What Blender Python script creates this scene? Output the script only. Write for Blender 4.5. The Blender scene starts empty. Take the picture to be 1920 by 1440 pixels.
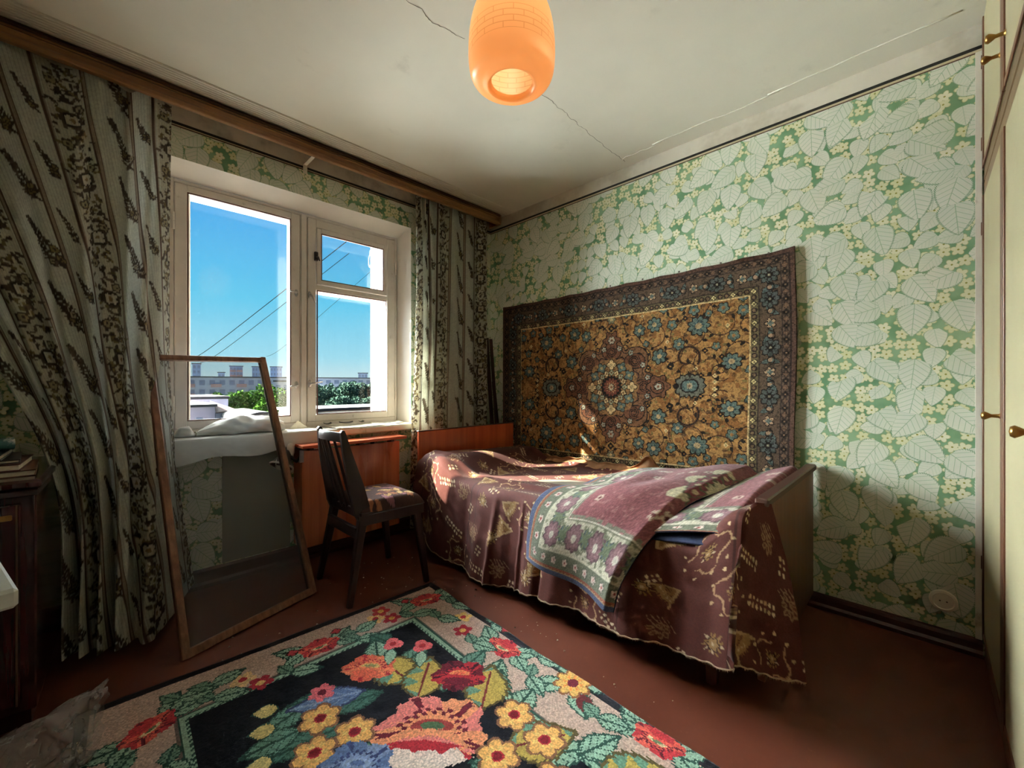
import bpy, math, random
import numpy as np
from mathutils import Vector, Matrix

random.seed(7)
rng = np.random.default_rng(11)
PI = math.pi
C = bpy.context.scene.collection
scene = bpy.context.scene


def lin(c):
    """display colour 0-255 -> linear tuple"""
    out = []
    for v in c[:3]:
        v = v / 255.0
        out.append(v / 12.92 if v <= 0.04045 else ((v + 0.055) / 1.055) ** 2.4)
    return (out[0], out[1], out[2], 1.0)


# ------------------------------------------------------------------ camera
cam_data = bpy.data.cameras.new('camera')
cam_data.sensor_fit = 'HORIZONTAL'
cam_data.sensor_width = 36.0
cam_data.lens = 36.0 * 783.5 / 1920.0
cam_data.clip_start = 0.02
cam_data.clip_end = 3000
cam = bpy.data.objects.new('camera', cam_data)
C.objects.link(cam)
cam.location = (0, 0, 1.07)
cam.rotation_euler = (math.radians(90), 0, math.radians(-45.3))
scene.camera = cam

# ------------------------------------------------------------------ sky
world = bpy.data.worlds.new('sky')
scene.world = world
world.use_nodes = True
wn = world.node_tree
wn.nodes.clear()
w_out = wn.nodes.new('ShaderNodeOutputWorld')
w_bg = wn.nodes.new('ShaderNodeBackground')
w_tc = wn.nodes.new('ShaderNodeTexCoord')
w_sep = wn.nodes.new('ShaderNodeSeparateXYZ')
w_map = wn.nodes.new('ShaderNodeMapRange')
w_map.inputs['From Min'].default_value = -0.2
w_map.inputs['From Max'].default_value = 1.0
w_ramp = wn.nodes.new('ShaderNodeValToRGB')
cr = w_ramp.color_ramp
cr.elements[0].position = 0.0
cr.elements[0].color = lin((150, 150, 140))
cr.elements[1].position = 1.0
cr.elements[1].color = lin((50, 105, 205))
for pos, col in ((0.155, (170, 185, 190)), (0.168, (222, 242, 247)), (0.215, (172, 231, 252)), (0.31, (112, 212, 252)),
                 (0.43, (90, 184, 250)), (0.55, (80, 158, 243)), (0.75, (62, 128, 224))):
    e = cr.elements.new(pos)
    e.color = lin(col)
wn.links.new(w_tc.outputs['Generated'], w_sep.inputs[0])
wn.links.new(w_sep.outputs['Z'], w_map.inputs['Value'])
wn.links.new(w_map.outputs[0], w_ramp.inputs[0])
wn.links.new(w_ramp.outputs[0], w_bg.inputs['Color'])
w_bg.inputs['Strength'].default_value = 1.0
wn.links.new(w_bg.outputs[0], w_out.inputs[0])


def sun(name, direction, strength, angle, col):
    d = bpy.data.lights.new(name, 'SUN')
    d.energy = strength
    d.angle = math.radians(angle)
    d.color = col
    o = bpy.data.objects.new(name, d)
    C.objects.link(o)
    o.rotation_euler = Vector(direction).to_track_quat('-Z', 'Y').to_euler()
    return o


# the sun itself, then two added fill lamps brightening the room through the window
sun('sun', (0.606, -0.606, -0.515), 200.0, 0.6, (1.0, 0.88, 0.72))
sun('sky_fill', (0.46, -0.88, -0.22), 92.0, 80.0, (0.94, 0.98, 1.0))  # added broad lamp, boosting the sky's own light indoors
sun('upward_fill', (0.30, -0.92, 0.15), 22.0, 150.0, (0.97, 0.985, 1.0))  # added lamp shining up from below the horizon, mainly to lift the ceiling

scene.view_settings.view_transform = 'Standard'
scene.view_settings.look = 'None'
scene.view_settings.gamma = 1.0
scene.view_settings.use_curve_mapping = False
scene.view_settings.exposure = 0.0
scene.cycles.max_bounces = 8
scene.cycles.adaptive_threshold = 0.06
scene.cycles.adaptive_min_samples = 20
scene.cycles.diffuse_bounces = 5
scene.cycles.glossy_bounces = 3
scene.cycles.transparent_max_bounces = 16
scene.cycles.caustics_reflective = False
scene.cycles.caustics_refractive = False

# ------------------------------------------------------------------ node helpers


class S:
    """scalar socket with arithmetic, so node maths reads like maths"""
    def __init__(self, nt, sock):
        self.nt, self.s = nt, sock

    def _op(self, op, b=None, c=None, rev=False):
        n = self.nt.nodes.new('ShaderNodeMath')
        n.operation = op
        args = [self, b, c]
        if rev:
            args = [b, self, c]
        for i, a in enumerate(args):
            if a is None:
                continue
            if isinstance(a, S):
                self.nt.links.new(a.s, n.inputs[i])
            else:
                n.inputs[i].default_value = float(a)
        return S(self.nt, n.outputs[0])

    def __add__(s, b): return s._op('ADD', b)
    def __radd__(s, b): return s._op('ADD', b)
    def __sub__(s, b): return s._op('SUBTRACT', b)
    def __rsub__(s, b): return s._op('SUBTRACT', b, rev=True)
    def __mul__(s, b): return s._op('MULTIPLY', b)
    def __rmul__(s, b): return s._op('MULTIPLY', b)
    def __truediv__(s, b): return s._op('DIVIDE', b)
    def __neg__(s): return s._op('MULTIPLY', -1.0)
    def lt(s, b): return s._op('LESS_THAN', b)
    def gt(s, b): return s._op('GREATER_THAN', b)
    def pow(s, b): return s._op('POWER', b)
    def sin(s): return s._op('SINE')
    def cos(s): return s._op('COSINE')
    def abs(s): return s._op('ABSOLUTE')
    def sqrt(s): return s._op('SQRT')
    def fract(s): return s._op('FRACT')
    def min(s, b): return s._op('MINIMUM', b)
    def max(s, b): return s._op('MAXIMUM', b)
    def atan2(s, b): return s._op('ARCTAN2', b)

    def smooth(s, lo, hi):
        n = s.nt.nodes.new('ShaderNodeMapRange')
        n.interpolation_type = 'SMOOTHSTEP'
        s.nt.links.new(s.s, n.inputs['Value'])
        n.inputs['From Min'].default_value = lo
        n.inputs['From Max'].default_value = hi
        return S(s.nt, n.outputs[0])


def mixc(nt, fac, a, b):
    n = nt.nodes.new('ShaderNodeMix')
    n.data_type = 'RGBA'
    for idx, v in ((0, fac), (6, a), (7, b)):
        if isinstance(v, S):
            nt.links.new(v.s, n.inputs[idx])
        elif hasattr(v, 'is_output'):
            nt.links.new(v, n.inputs[idx])
        else:
            n.inputs[idx].default_value = v
    return n.outputs[2]


def noise(nt, vec=None, scale=5.0, detail=3.0, rough=0.5, dim='3D'):
    n = nt.nodes.new('ShaderNodeTexNoise')
    n.noise_dimensions = dim
    n.inputs['Scale'].default_value = scale
    n.inputs['Detail'].default_value = detail
    n.inputs['Roughness'].default_value = rough
    if vec is not None:
        nt.links.new(vec, n.inputs['Vector'])
    return S(nt, n.outputs['Fac'] if 'Fac' in n.outputs else n.outputs[0])


def objco(nt):
    return nt.nodes.new('ShaderNodeTexCoord').outputs['Object']


def mapped(nt, sc=(1, 1, 1), rot=(0, 0, 0)):
    m = nt.nodes.new('ShaderNodeMapping')
    m.inputs['Scale'].default_value = sc
    m.inputs['Rotation'].default_value = rot
    nt.links.new(objco(nt), m.inputs['Vector'])
    return m.outputs[0]


def xyz(nt, vec):
    n = nt.nodes.new('ShaderNodeSeparateXYZ')
    nt.links.new(vec, n.inputs[0])
    return [S(nt, n.outputs[i]) for i in range(3)]


def comb(nt, x, y, z=0.0):
    n = nt.nodes.new('ShaderNodeCombineXYZ')
    for i, v in enumerate((x, y, z)):
        if isinstance(v, S):
            nt.links.new(v.s, n.inputs[i])
        else:
            n.inputs[i].default_value = v
    return n.outputs[0]


def new_mat(name):
    m = bpy.data.materials.new(name)
    m.use_nodes = True
    nt = m.node_tree
    b = nt.nodes['Principled BSDF']
    return m, nt, b


def set_in(nt, b, key, v):
    if isinstance(v, S):
        nt.links.new(v.s, b.inputs[key])
    elif hasattr(v, 'is_output'):
        nt.links.new(v, b.inputs[key])
    else:
        b.inputs[key].default_value = v


def bump(nt, b, h, strength=0.3, dist=0.002):
    n = nt.nodes.new('ShaderNodeBump')
    n.inputs['Strength'].default_value = strength
    n.inputs['Distance'].default_value = dist
    nt.links.new(h.s, n.inputs['Height'])
    nt.links.new(n.outputs[0], b.inputs['Normal'])


def paint(name, col, rough=0.5, var=0.12, scale=6.0, bmp=0.0, bscale=60.0, metal=0.0, coat=0.0, spec=0.5, dirt=None):
    m, nt, b = new_mat(name)
    n = noise(nt, objco(nt), scale, 4.0, 0.6)
    c = lin(col)
    lo = tuple(v * (1 - var) for v in c[:3]) + (1,)
    hi = tuple(min(1, v * (1 + var)) for v in c[:3]) + (1,)
    out = mixc(nt, n.smooth(0.3, 0.7), lo, hi)
    if dirt:
        d = noise(nt, objco(nt), dirt[1], 6.0, 0.65)
        out = mixc(nt, d.smooth(dirt[2], dirt[2] + 0.12), out, lin(dirt[0]))
    set_in(nt, b, 'Base Color', out)
    b.inputs['Roughness'].default_value = rough
    b.inputs['Metallic'].default_value = metal
    b.inputs['Coat Weight'].default_value = coat
    b.inputs['Coat Roughness'].default_value = 0.12
    b.inputs['Specular IOR Level'].default_value = spec
    if bmp:
        bump(nt, b, noise(nt, objco(nt), bscale, 3.0, 0.6), bmp)
    return m


def wood(name, c1, c2, axis='z', scale=1.0, rough=0.35, coat=0.3, contrast=(0.3, 0.7)):
    m, nt, b = new_mat(name)
    f, g = 2.0 * scale, 45.0 * scale
    sc = {'x': (f, g, g), 'y': (g, f, g), 'z': (g, g, f)}[axis]
    n1 = noise(nt, mapped(nt, sc), 1.0, 5.0, 0.65)
    sc2 = tuple(v * 0.18 if v == g else v * 0.5 for v in sc)
    n2 = noise(nt, mapped(nt, sc2), 1.0, 3.0, 0.5)
    mixv = n1 * 0.6 + n2 * 0.4
    set_in(nt, b, 'Base Color', mixc(nt, mixv.smooth(*contrast), lin(c1), lin(c2)))
    set_in(nt, b, 'Roughness', (n2 * 0.2) + (rough - 0.1))
    b.inputs['Coat Weight'].default_value = coat
    b.inputs['Coat Roughness'].default_value = 0.15
    bump(nt, b, n1, 0.08, 0.001)
    return m


def cloth_attr(name, rough=0.9, weave=0.0, wscale=300.0, transl=0.0, sheen=0.0, var=0.0, pin=None):
    """fabric whose print is stored in the mesh's colour attribute"""
    m, nt, b = new_mat(name)
    a = nt.nodes.new('ShaderNodeAttribute')
    a.attribute_name = 'Col'
    col = a.outputs['Color']
    if var:
        n = noise(nt, objco(nt), wscale * 0.6, 2.0, 0.6)
        g = nt.nodes.new('ShaderNodeMix')
        g.data_type = 'RGBA'
        g.blend_type = 'MULTIPLY'
        g.inputs[0].default_value = 1.0
        nt.links.new(col, g.inputs[6])
        v = n.smooth(0.2, 0.8) * (2 * var) + (1 - var)
        nt.links.new(comb(nt, v, v, v), g.inputs[7])
        col = g.outputs[2]
    if pin:
        uvn = nt.nodes.new('ShaderNodeUVMap')
        u = xyz(nt, uvn.outputs[0])[0]
        s = (u * (2 * PI / pin)).sin().smooth(0.55, 0.95)
        col = mixc(nt, s * 0.22, col, lin((70, 66, 60)))
    nt.links.new(col, b.inputs['Base Color'])
    b.inputs['Roughness'].default_value = rough
    b.inputs['Specular IOR Level'].default_value = 0.2
    if sheen:
        b.inputs['Sheen Weight'].default_value = sheen
        b.inputs['Sheen Roughness'].default_value = 0.4
    if weave:
        bump(nt, b, noise(nt, objco(nt), wscale, 2.0, 0.7), weave, 0.003)
    if transl:
        t = nt.nodes.new('ShaderNodeBsdfTranslucent')
        nt.links.new(col, t.inputs['Color'])
        mx = nt.nodes.new('ShaderNodeMixShader')
        mx.inputs[0].default_value = transl
        out = nt.nodes['Material Output']
        nt.links.new(b.outputs[0], mx.inputs[1])
        nt.links.new(t.outputs[0], mx.inputs[2])
        nt.links.new(mx.outputs[0], out.inputs[0])
    return m


def glass(name, tint=(0.97, 0.985, 0.98), refl=0.06):
    m, nt, b = new_mat(name)
    nt.nodes.remove(b)
    t = nt.nodes.new('ShaderNodeBsdfTransparent')
    t.inputs[0].default_value = tint + (1,)
    g = nt.nodes.new('ShaderNodeBsdfGlossy')
    g.inputs['Roughness'].default_value = 0.02
    f = nt.nodes.new('ShaderNodeFresnel')
    f.inputs[0].default_value = 1.35
    mx = nt.nodes.new('ShaderNodeMixShader')
    nt.links.new((S(nt, f.outputs[0]) * 0.6).s, mx.inputs[0])
    nt.links.new(t.outputs[0], mx.inputs[1])
    nt.links.new(g.outputs[0], mx.inputs[2])
    nt.links.new(mx.outputs[0], nt.nodes['Material Output'].inputs[0])
    return m


# ------------------------------------------------------------------ mesh helpers
class MB:
    def __init__(self):
        self.v, self.f = [], []

    def add(self, verts, faces):
        o = len(self.v)
        self.v += [tuple(p) for p in verts]
        self.f += [tuple(i + o for i in fc) for fc in faces]
        return self

    def quad(self, a, b, c, d):
        return self.add([a, b, c, d], [(0, 1, 2, 3)])

    def box(self, x0, x1, y0, y1, z0, z1, bev=0.0):
        if bev <= 0:
            v = [(x, y, z) for z in (z0, z1) for y in (y0, y1) for x in (x0, x1)]
            return self.add(v, [(0, 2, 3, 1), (4, 5, 7, 6), (0, 1, 5, 4), (2, 6, 7, 3), (0, 4, 6, 2), (1, 3, 7, 5)])
        return self.obox((x0 + x1) / 2, (y0 + y1) / 2, (z0 + z1) / 2, (x1 - x0) / 2, (y1 - y0) / 2, (z1 - z0) / 2, None, bev)

    def obox(self, cx, cy, cz, hx, hy, hz, rot=None, bev=0.0):
        """box with chamfered edges, optionally rotated"""
        b = min(bev, hx * .9, hy * .9, hz * .9)
        pts, idx = [], {}
        for sx in (-1, 1):
            for sy in (-1, 1):
                for sz in (-1, 1):
                    for ax in range(3):
                        p = [sx * hx, sy * hy, sz * hz]
                        for k in range(3):
                            if k != ax:
                                p[k] -= (sx, sy, sz)[k] * b
                        idx[(sx, sy, sz, ax)] = len(pts)
                        pts.append(Vector(p))
        F = []
        for ax in range(3):
            o1, o2 = [k for k in range(3) if k != ax]
            for s in (-1, 1):
                loop = []
                for a1, a2 in ((-1, -1), (1, -1), (1, 1), (-1, 1)):
                    key = [0, 0, 0]
                    key[ax] = s; key[o1] = a1; key[o2] = a2
                    loop.append(idx[(key[0], key[1], key[2], ax)])
                F.append(loop)
            for a1 in (-1, 1):
                for a2 in (-1, 1):
                    ks = []
                    for s in (-1, 1):
                        key = [0, 0, 0]
                        key[ax] = s; key[o1] = a1; key[o2] = a2
                        ks.append(tuple(key))
                    F.append([idx[ks[0] + (o1,)], idx[ks[1] + (o1,)], idx[ks[1] + (o2,)], idx[ks[0] + (o2,)]])
        for sx in (-1, 1):
            for sy in (-1, 1):
                for sz in (-1, 1):
                    F.append([idx[(sx, sy, sz, a)] for a in range(3)])
        cpos = Vector((cx, cy, cz))
        if rot is not None:
            pts = [rot @ p for p in pts]
        return self.add([p + cpos for p in pts], F)

    def beam(self, p0, p1, w0, d0, w1=None, d1=None, up=(0, 0, 1), bev=0.15):
        """tapered bar of rectangular section with chamfered corners from p0 to p1"""
        p0, p1 = Vector(p0), Vector(p1)
        w1 = w0 if w1 is None else w1
        d1 = d0 if d1 is None else d1
        t = (p1 - p0).normalized()
        u = Vector(up)
        sx = t.cross(u)
        if sx.length < 1e-5:
            sx = t.cross(Vector((1, 0, 0)))
        sx.normalize()
        sy = sx.cross(t).normalized()
        rings = []
        for p, w, d in ((p0, w0, d0), (p1, w1, d1)):
            c = min(w, d) * bev
            prof = [(w / 2 - c, d / 2), (w / 2, d / 2 - c), (w / 2, -d / 2 + c), (w / 2 - c, -d / 2), (-w / 2 + c, -d / 2), (-w / 2, -d / 2 + c), (-w / 2, d / 2 - c), (-w / 2 + c, d / 2)]
            rings.append([p + sx * a + sy * b for a, b in prof])
        n = 8
        F = [(i, (i + 1) % n, n + (i + 1) % n, n + i) for i in range(n)]
        F += [tuple(range(n))[::-1], tuple(range(n, 2 * n))]
        return self.add(rings[0] + rings[1], F)

    def tube(self, pts, r, n=8, caps=True):
        pts = [Vector(p) for p in pts]
        rs = r if isinstance(r, (list, tuple)) else [r] * len(pts)
        V, F = [], []
        prev = None
        for i, p in enumerate(pts):
            t = (pts[min(i + 1, len(pts) - 1)] - pts[max(i - 1, 0)]).normalized()
            if prev is None:
                a = t.cross(Vector((0, 0, 1)))
                if a.length < 1e-4:
                    a = t.cross(Vector((1, 0, 0)))
            else:
                a = prev - t * prev.dot(t)
            a.normalize()
            prev = a
            b = t.cross(a)
            for k in range(n):
                th = 2 * PI * k / n
                V.append(p + (a * math.cos(th) + b * math.sin(th)) * rs[i])
        for i in range(len(pts) - 1):
            for k in range(n):
                F.append((i * n + k, i * n + (k + 1) % n, (i + 1) * n + (k + 1) % n, (i + 1) * n + k))
        if caps:
            F.append(tuple(range(n))[::-1])
            F.append(tuple(range((len(pts) - 1) * n, len(pts) * n)))
        return self.add(V, F)

    def lathe(self, prof, c=(0, 0, 0), n=32, mat=None):
        """prof: (radius, height) from start to end round the z axis; mat: optional rotation"""
        V, F = [], []
        c = Vector(c)
        for r, h in prof:
            for k in range(n):
                th = 2 * PI * k / n
                p = Vector((r * math.cos(th), r * math.sin(th), h))
                V.append((mat @ p if mat else p) + c)
        for i in range(len(prof) - 1):
            for k in range(n):
                F.append((i * n + k, i * n + (k + 1) % n, (i + 1) * n + (k + 1) % n, (i + 1) * n + k))
        return self.add(V, F)

    def prism(self, poly, axis, a0, a1):
        """2-D polygon extruded along an axis ('x': poly is (y,z); 'y': (x,z); 'z': (x,y))"""
        def P(p, a):
            return {'x': (a, p[0], p[1]), 'y': (p[0], a, p[1]), 'z': (p[0], p[1], a)}[axis]
        n = len(poly)
        V = [P(p, a0) for p in poly] + [P(p, a1) for p in poly]
        F = [(i, (i + 1) % n, n + (i + 1) % n, n + i) for i in range(n)] + [tuple(range(n))[::-1], tuple(range(n, 2 * n))]
        return self.add(V, F)

    def build(self, name, mat, parent=None, smooth=False, sharp=None):
        me = bpy.data.meshes.new(name)
        me.from_pydata(self.v, [], self.f)
        import bmesh
        bm = bmesh.new()
        bm.from_mesh(me)
        bmesh.ops.recalc_face_normals(bm, faces=bm.faces)
        bm.to_mesh(me)
        bm.free()
        if smooth:
            me.polygons.foreach_set('use_smooth', [True] * len(me.polygons))
            if sharp:
                me.set_sharp_from_angle(angle=math.radians(sharp))
        me.materials.append(mat)
        return link(name, me, parent)


def link(name, me, parent=None):
    o = bpy.data.objects.new(name, me)
    C.objects.link(o)
    if parent is not None:
        o.parent = parent
        if parent.type == 'EMPTY':          # meshes are built in room coordinates; only root Empties carry a location
            o.matrix_parent_inverse = Matrix.Translation(parent.location).inverted()
    return o


def tag(o, label, cat, group=None, kind=None):
    o['label'] = label
    o['category'] = cat
    if group:
        o['group'] = group
    if kind:
        o['kind'] = kind
    return o


def thing(name, label, cat, loc=(0, 0, 0), group=None, kind=None):
    o = bpy.data.objects.new(name, None)
    o.empty_display_size = 0.1
    C.objects.link(o)
    o.location = loc
    return tag(o, label, cat, group, kind)


def grid(name, P, cols, mat, parent=None, per_face=True, uv=None, smooth=True, mats=None):
    """P: (nv+1, nu+1, 3) points; cols: per face (nv, nu, 3) or per vertex, linear colours"""
    P = np.asarray(P, dtype=np.float32)
    nv, nu = P.shape[0] - 1, P.shape[1] - 1
    idx = np.arange((nv + 1) * (nu + 1), dtype=np.int32).reshape(nv + 1, nu + 1)
    q = np.stack([idx[:-1, :-1], idx[:-1, 1:], idx[1:, 1:], idx[1:, :-1]], axis=-1).reshape(-1, 4)
    me = bpy.data.meshes.new(name)
    me.vertices.add(P.shape[0] * P.shape[1])
    me.vertices.foreach_set('co', P.reshape(-1))
    me.loops.add(q.size)
    me.loops.foreach_set('vertex_index', q.reshape(-1))
    me.polygons.add(len(q))
    me.polygons.foreach_set('loop_start', np.arange(0, q.size, 4, dtype=np.int32))
    me.update(calc_edges=True)
    me.polygons.foreach_set('use_smooth', np.full(len(q), smooth))
    if cols is not None:
        if per_face:
            c = np.repeat(np.asarray(cols, dtype=np.float32).reshape(-1, 3), 4, axis=0)
        else:
            c = np.asarray(cols, dtype=np.float32).reshape(-1, 3)[q.reshape(-1)]
        c4 = np.ones((len(c), 4), dtype=np.float32)
        c4[:, :3] = c
        at = me.color_attributes.new('Col', 'FLOAT_COLOR', 'CORNER')
        at.data.foreach_set('color', c4.reshape(-1))
    if uv is not None:
        l = me.uv_layers.new(name='UVMap')
        l.data.foreach_set('uv', np.asarray(uv, dtype=np.float32).reshape(-1, 2)[q.reshape(-1)].reshape(-1))
    me.materials.append(mat)
    for m in (mats or []):
        me.materials.append(m)
    return link(name, me, parent)


def skirted(P, cols, vec):
    """fold the outermost edge of a grid down by vec, so the sheet shows its thickness"""
    P2 = np.pad(P, ((1, 1), (1, 1), (0, 0)), mode='edge')
    v = np.asarray(vec)
    for sl in ((0, slice(None)), (-1, slice(None)), (slice(None), 0), (slice(None), -1)):
        P2[sl] = np.pad(P, ((1, 1), (1, 1), (0, 0)), mode='edge')[sl] + v
    C2 = np.pad(cols, ((1, 1), (1, 1), (0, 0)), mode='edge')
    for sl in ((0, slice(None)), (-1, slice(None)), (slice(None), 0), (slice(None), -1)):
        C2[sl] = C2[sl] * 0.8
    return P2, C2


def to_lin(a):
    a = np.clip(a / 255.0, 0, 1)
    return np.where(a <= 0.04045, a / 12.92, ((a + 0.055) / 1.055) ** 2.4)


def vnoise(X, Y, scale, seed=0):
    """cheap smooth value noise for numpy arrays, 0..1"""
    r = np.random.default_rng(seed)
    T = r.random((64, 64))
    x, y = X * scale, Y * scale
    xi, yi = np.floor(x).astype(int), np.floor(y).astype(int)
    fx, fy = x - xi, y - yi
    fx, fy = fx * fx * (3 - 2 * fx), fy * fy * (3 - 2 * fy)
    g = lambda i, j: T[j % 64, i % 64]
    return (g(xi, yi) * (1 - fx) + g(xi + 1, yi) * fx) * (1 - fy) + (g(xi, yi + 1) * (1 - fx) + g(xi + 1, yi + 1) * fx) * fy


class Canvas:
    """woven or printed design, painted cell by cell in metres (x right, y up)"""
    def __init__(self, w, h, res, base):
        self.res = res
        self.nw, self.nh = int(round(w / res)), int(round(h / res))
        self.w, self.h = w, h
        self.a = np.empty((self.nh, self.nw, 3))
        self.a[:] = base
        xs = (np.arange(self.nw) + 0.5) * res
        ys = (np.arange(self.nh) + 0.5) * res
        self.X, self.Y = np.meshgrid(xs, ys)

    def reg(self, x0, x1, y0, y1):
        i0 = max(0, int((x0) / self.res) - 1); i1 = min(self.nw, int(x1 / self.res) + 2)
        j0 = max(0, int((y0) / self.res) - 1); j1 = min(self.nh, int(y1 / self.res) + 2)
        if i0 >= i1 or j0 >= j1:
            return None
        return (slice(j0, j1), slice(i0, i1))

    def fill(self, s, m, col):
        self.a[s][m] = col

    def rect(self, x0, x1, y0, y1, col):
        s = self.reg(x0, x1, y0, y1)
        if s:
            m = (self.X[s] >= x0) & (self.X[s] <= x1) & (self.Y[s] >= y0) & (self.Y[s] <= y1)
            self.fill(s, m, col)

    def ell(self, x, y, rx, ry, col, ang=0.0):
        r = max(rx, ry)
        s = self.reg(x - r, x + r, y - r, y + r)
        if s:
            dx, dy = self.X[s] - x, self.Y[s] - y
            c, t = math.cos(ang), math.sin(ang)
            u, v = dx * c + dy * t, -dx * t + dy * c
            self.fill(s, (u / rx) ** 2 + (v / ry) ** 2 <= 1, col)

    def polar(self, x, y, rmax, fn, col, ang=0.0):
        """shape r < fn(theta)"""
        s = self.reg(x - rmax, x + rmax, y - rmax, y + rmax)
        if s:
            dx, dy = self.X[s] - x, self.Y[s] - y
            r, t = np.hypot(dx, dy), np.arctan2(dy, dx) - ang
            self.fill(s, r <= fn(t), col)

    def stroke(self, pts, w, col):
        for (x0, y0), (x1, y1) in zip(pts[:-1], pts[1:]):
            s = self.reg(min(x0, x1) - w, max(x0, x1) + w, min(y0, y1) - w, max(y0, y1) + w)
            if not s:
                continue
            dx, dy = x1 - x0, y1 - y0
            L = dx * dx + dy * dy + 1e-12
            t = np.clip(((self.X[s] - x0) * dx + (self.Y[s] - y0) * dy) / L, 0, 1)
            d = np.hypot(self.X[s] - x0 - t * dx, self.Y[s] - y0 - t * dy)
            self.fill(s, d <= w / 2, col)

    def leaf(self, x, y, ang, L, W, col, edge=None, vein=None, dark=None, rag=0.15):
        s = self.reg(x - L * 1.1, x + L * 1.1, y - L * 1.1, y + L * 1.1)
        if not s:
            return
        dx, dy = self.X[s] - x, self.Y[s] - y
        c, t = math.cos(ang), math.sin(ang)
        u, v = (dx * c + dy * t) / L, (-dx * t + dy * c) / W
        prof = np.where((u > 0) & (u < 1), np.sin(PI * np.clip(u, 0, 1) ** 0.8), 0)
        prof = prof * (1 - rag * (((u * 7 + np.abs(v)) % 1.0)))
        if edge is not None:
            self.fill(s, (np.abs(v) < prof * 1.0 + 0.18) & (u > -0.06) & (u < 1.06), edge)
        m = np.abs(v) < prof
        self.fill(s, m, col)
        if dark is not None:
            self.fill(s, m & (v < -0.1 - 0.5 * prof + 0.3 * np.sin(u * 22)), dark)
        if vein is not None:
            self.fill(s, m & ((np.abs(v) < 0.1) | ((((u - np.abs(v) * 0.35) * 5) % 1.0) < 0.15) & (np.abs(v) > 0.1)), vein)

    def flower(self, x, y, r, n, col, core=None, edge=None, ang=0.0, sq=1.0, alt=None, deep=0.35):
        s = self.reg(x - r * 1.25, x + r * 1.25, y - r * 1.25, y + r * 1.25)
        if not s:
            return
        dx, dy = (self.X[s] - x), (self.Y[s] - y) / sq
        rr, th = np.hypot(dx, dy) / r, np.arctan2(dy, dx) - ang
        env = (1 - deep) + deep * np.abs(np.cos(n * th / 2))
        if edge is not None:
            self.fill(s, rr < env + max(0.16, 1.2 * self.res / r), edge)
        self.fill(s, rr < env, col)
        if alt is not None:
            ph = (n * th / (2 * PI)) % 1.0
            self.fill(s, (rr < env * 0.8) & (np.abs(ph - 0.5) < 0.16 + 0.1 * (1 - rr)), alt)
        if core is not None:
            self.fill(s, rr < 0.32, core)

    def rose(self, x, y, r, cols, ang=0.0, sq=0.8):
        """big woven bloom: outer petals, inner shadows, pale cup"""
        outer, mid, deep, pale, heart = cols
        s = self.reg(x - r * 1.3, x + r * 1.3, y - r * 1.3, y + r * 1.3)
        if not s:
            return
        c, t = math.cos(ang), math.sin(ang)
        dx, dy = self.X[s] - x, self.Y[s] - y
        u, v = (dx * c + dy * t) / r, (-dx * t + dy * c) / (r * sq)
        rr, th = np.hypot(u, v), np.arctan2(v, u)
        jag = 0.05 * np.sign(np.sin(th * 17 + rr * 9))
        env = 0.78 + 0.2 * np.abs(np.cos(2.5 * th + 0.5)) + jag * 0.5
        self.fill(s, rr < env, outer)
        self.fill(s, (rr < env) & (np.sin(th * 2.5 + 1.0 + rr * 2) > 0.45 + jag * 4) & (rr > 0.35), mid)
        self.fill(s, (rr < env * 0.96) & (np.abs(np.sin(th * 2.5 + 0.5)) < 0.2 + jag * 2) & (rr > 0.38), deep)
        self.fill(s, (rr < 0.55 + jag) & (v > -0.1), deep)
        self.fill(s, (rr < 0.46 + jag) & (v > -0.1), mid)
        self.fill(s, (((u / 0.36) ** 2 + ((v - 0.08) / 0.2) ** 2) < 1), pale)
        self.fill(s, (((u / 0.2) ** 2 + ((v - 0.1) / 0.11) ** 2) < 1), heart)
        self.fill(s, (((u / 0.62) ** 2 + ((v + 0.32) / 0.34) ** 2) < 1 + jag * 3), mid)
        self.fill(s, (((u / 0.5) ** 2 + ((v + 0.4) / 0.25) ** 2) < 1 + jag * 3), outer)

    def out(self, var=0.0, seed=3):
        a = self.a
        if var:
            r = np.random.default_rng(seed)
            a = a * (1 + var * (r.random(a.shape[:2])[..., None] - 0.5) * 2)
        return to_lin(a)


def sample(canvas_lin, u, v, res):
    """look up painted cells at metre positions u, v"""
    h, w = canvas_lin.shape[:2]
    i = np.clip((u / res).astype(int), 0, w - 1)
    j = np.clip((v / res).astype(int), 0, h - 1)
    return canvas_lin[j, i]


# ================================================================== the room
XB, YW, ZC = 2.47, 2.71, 2.49          # bed wall, window wall, ceiling
XL, YB = -1.25, -0.80                  # left wall and the wall behind the wardrobe

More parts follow.
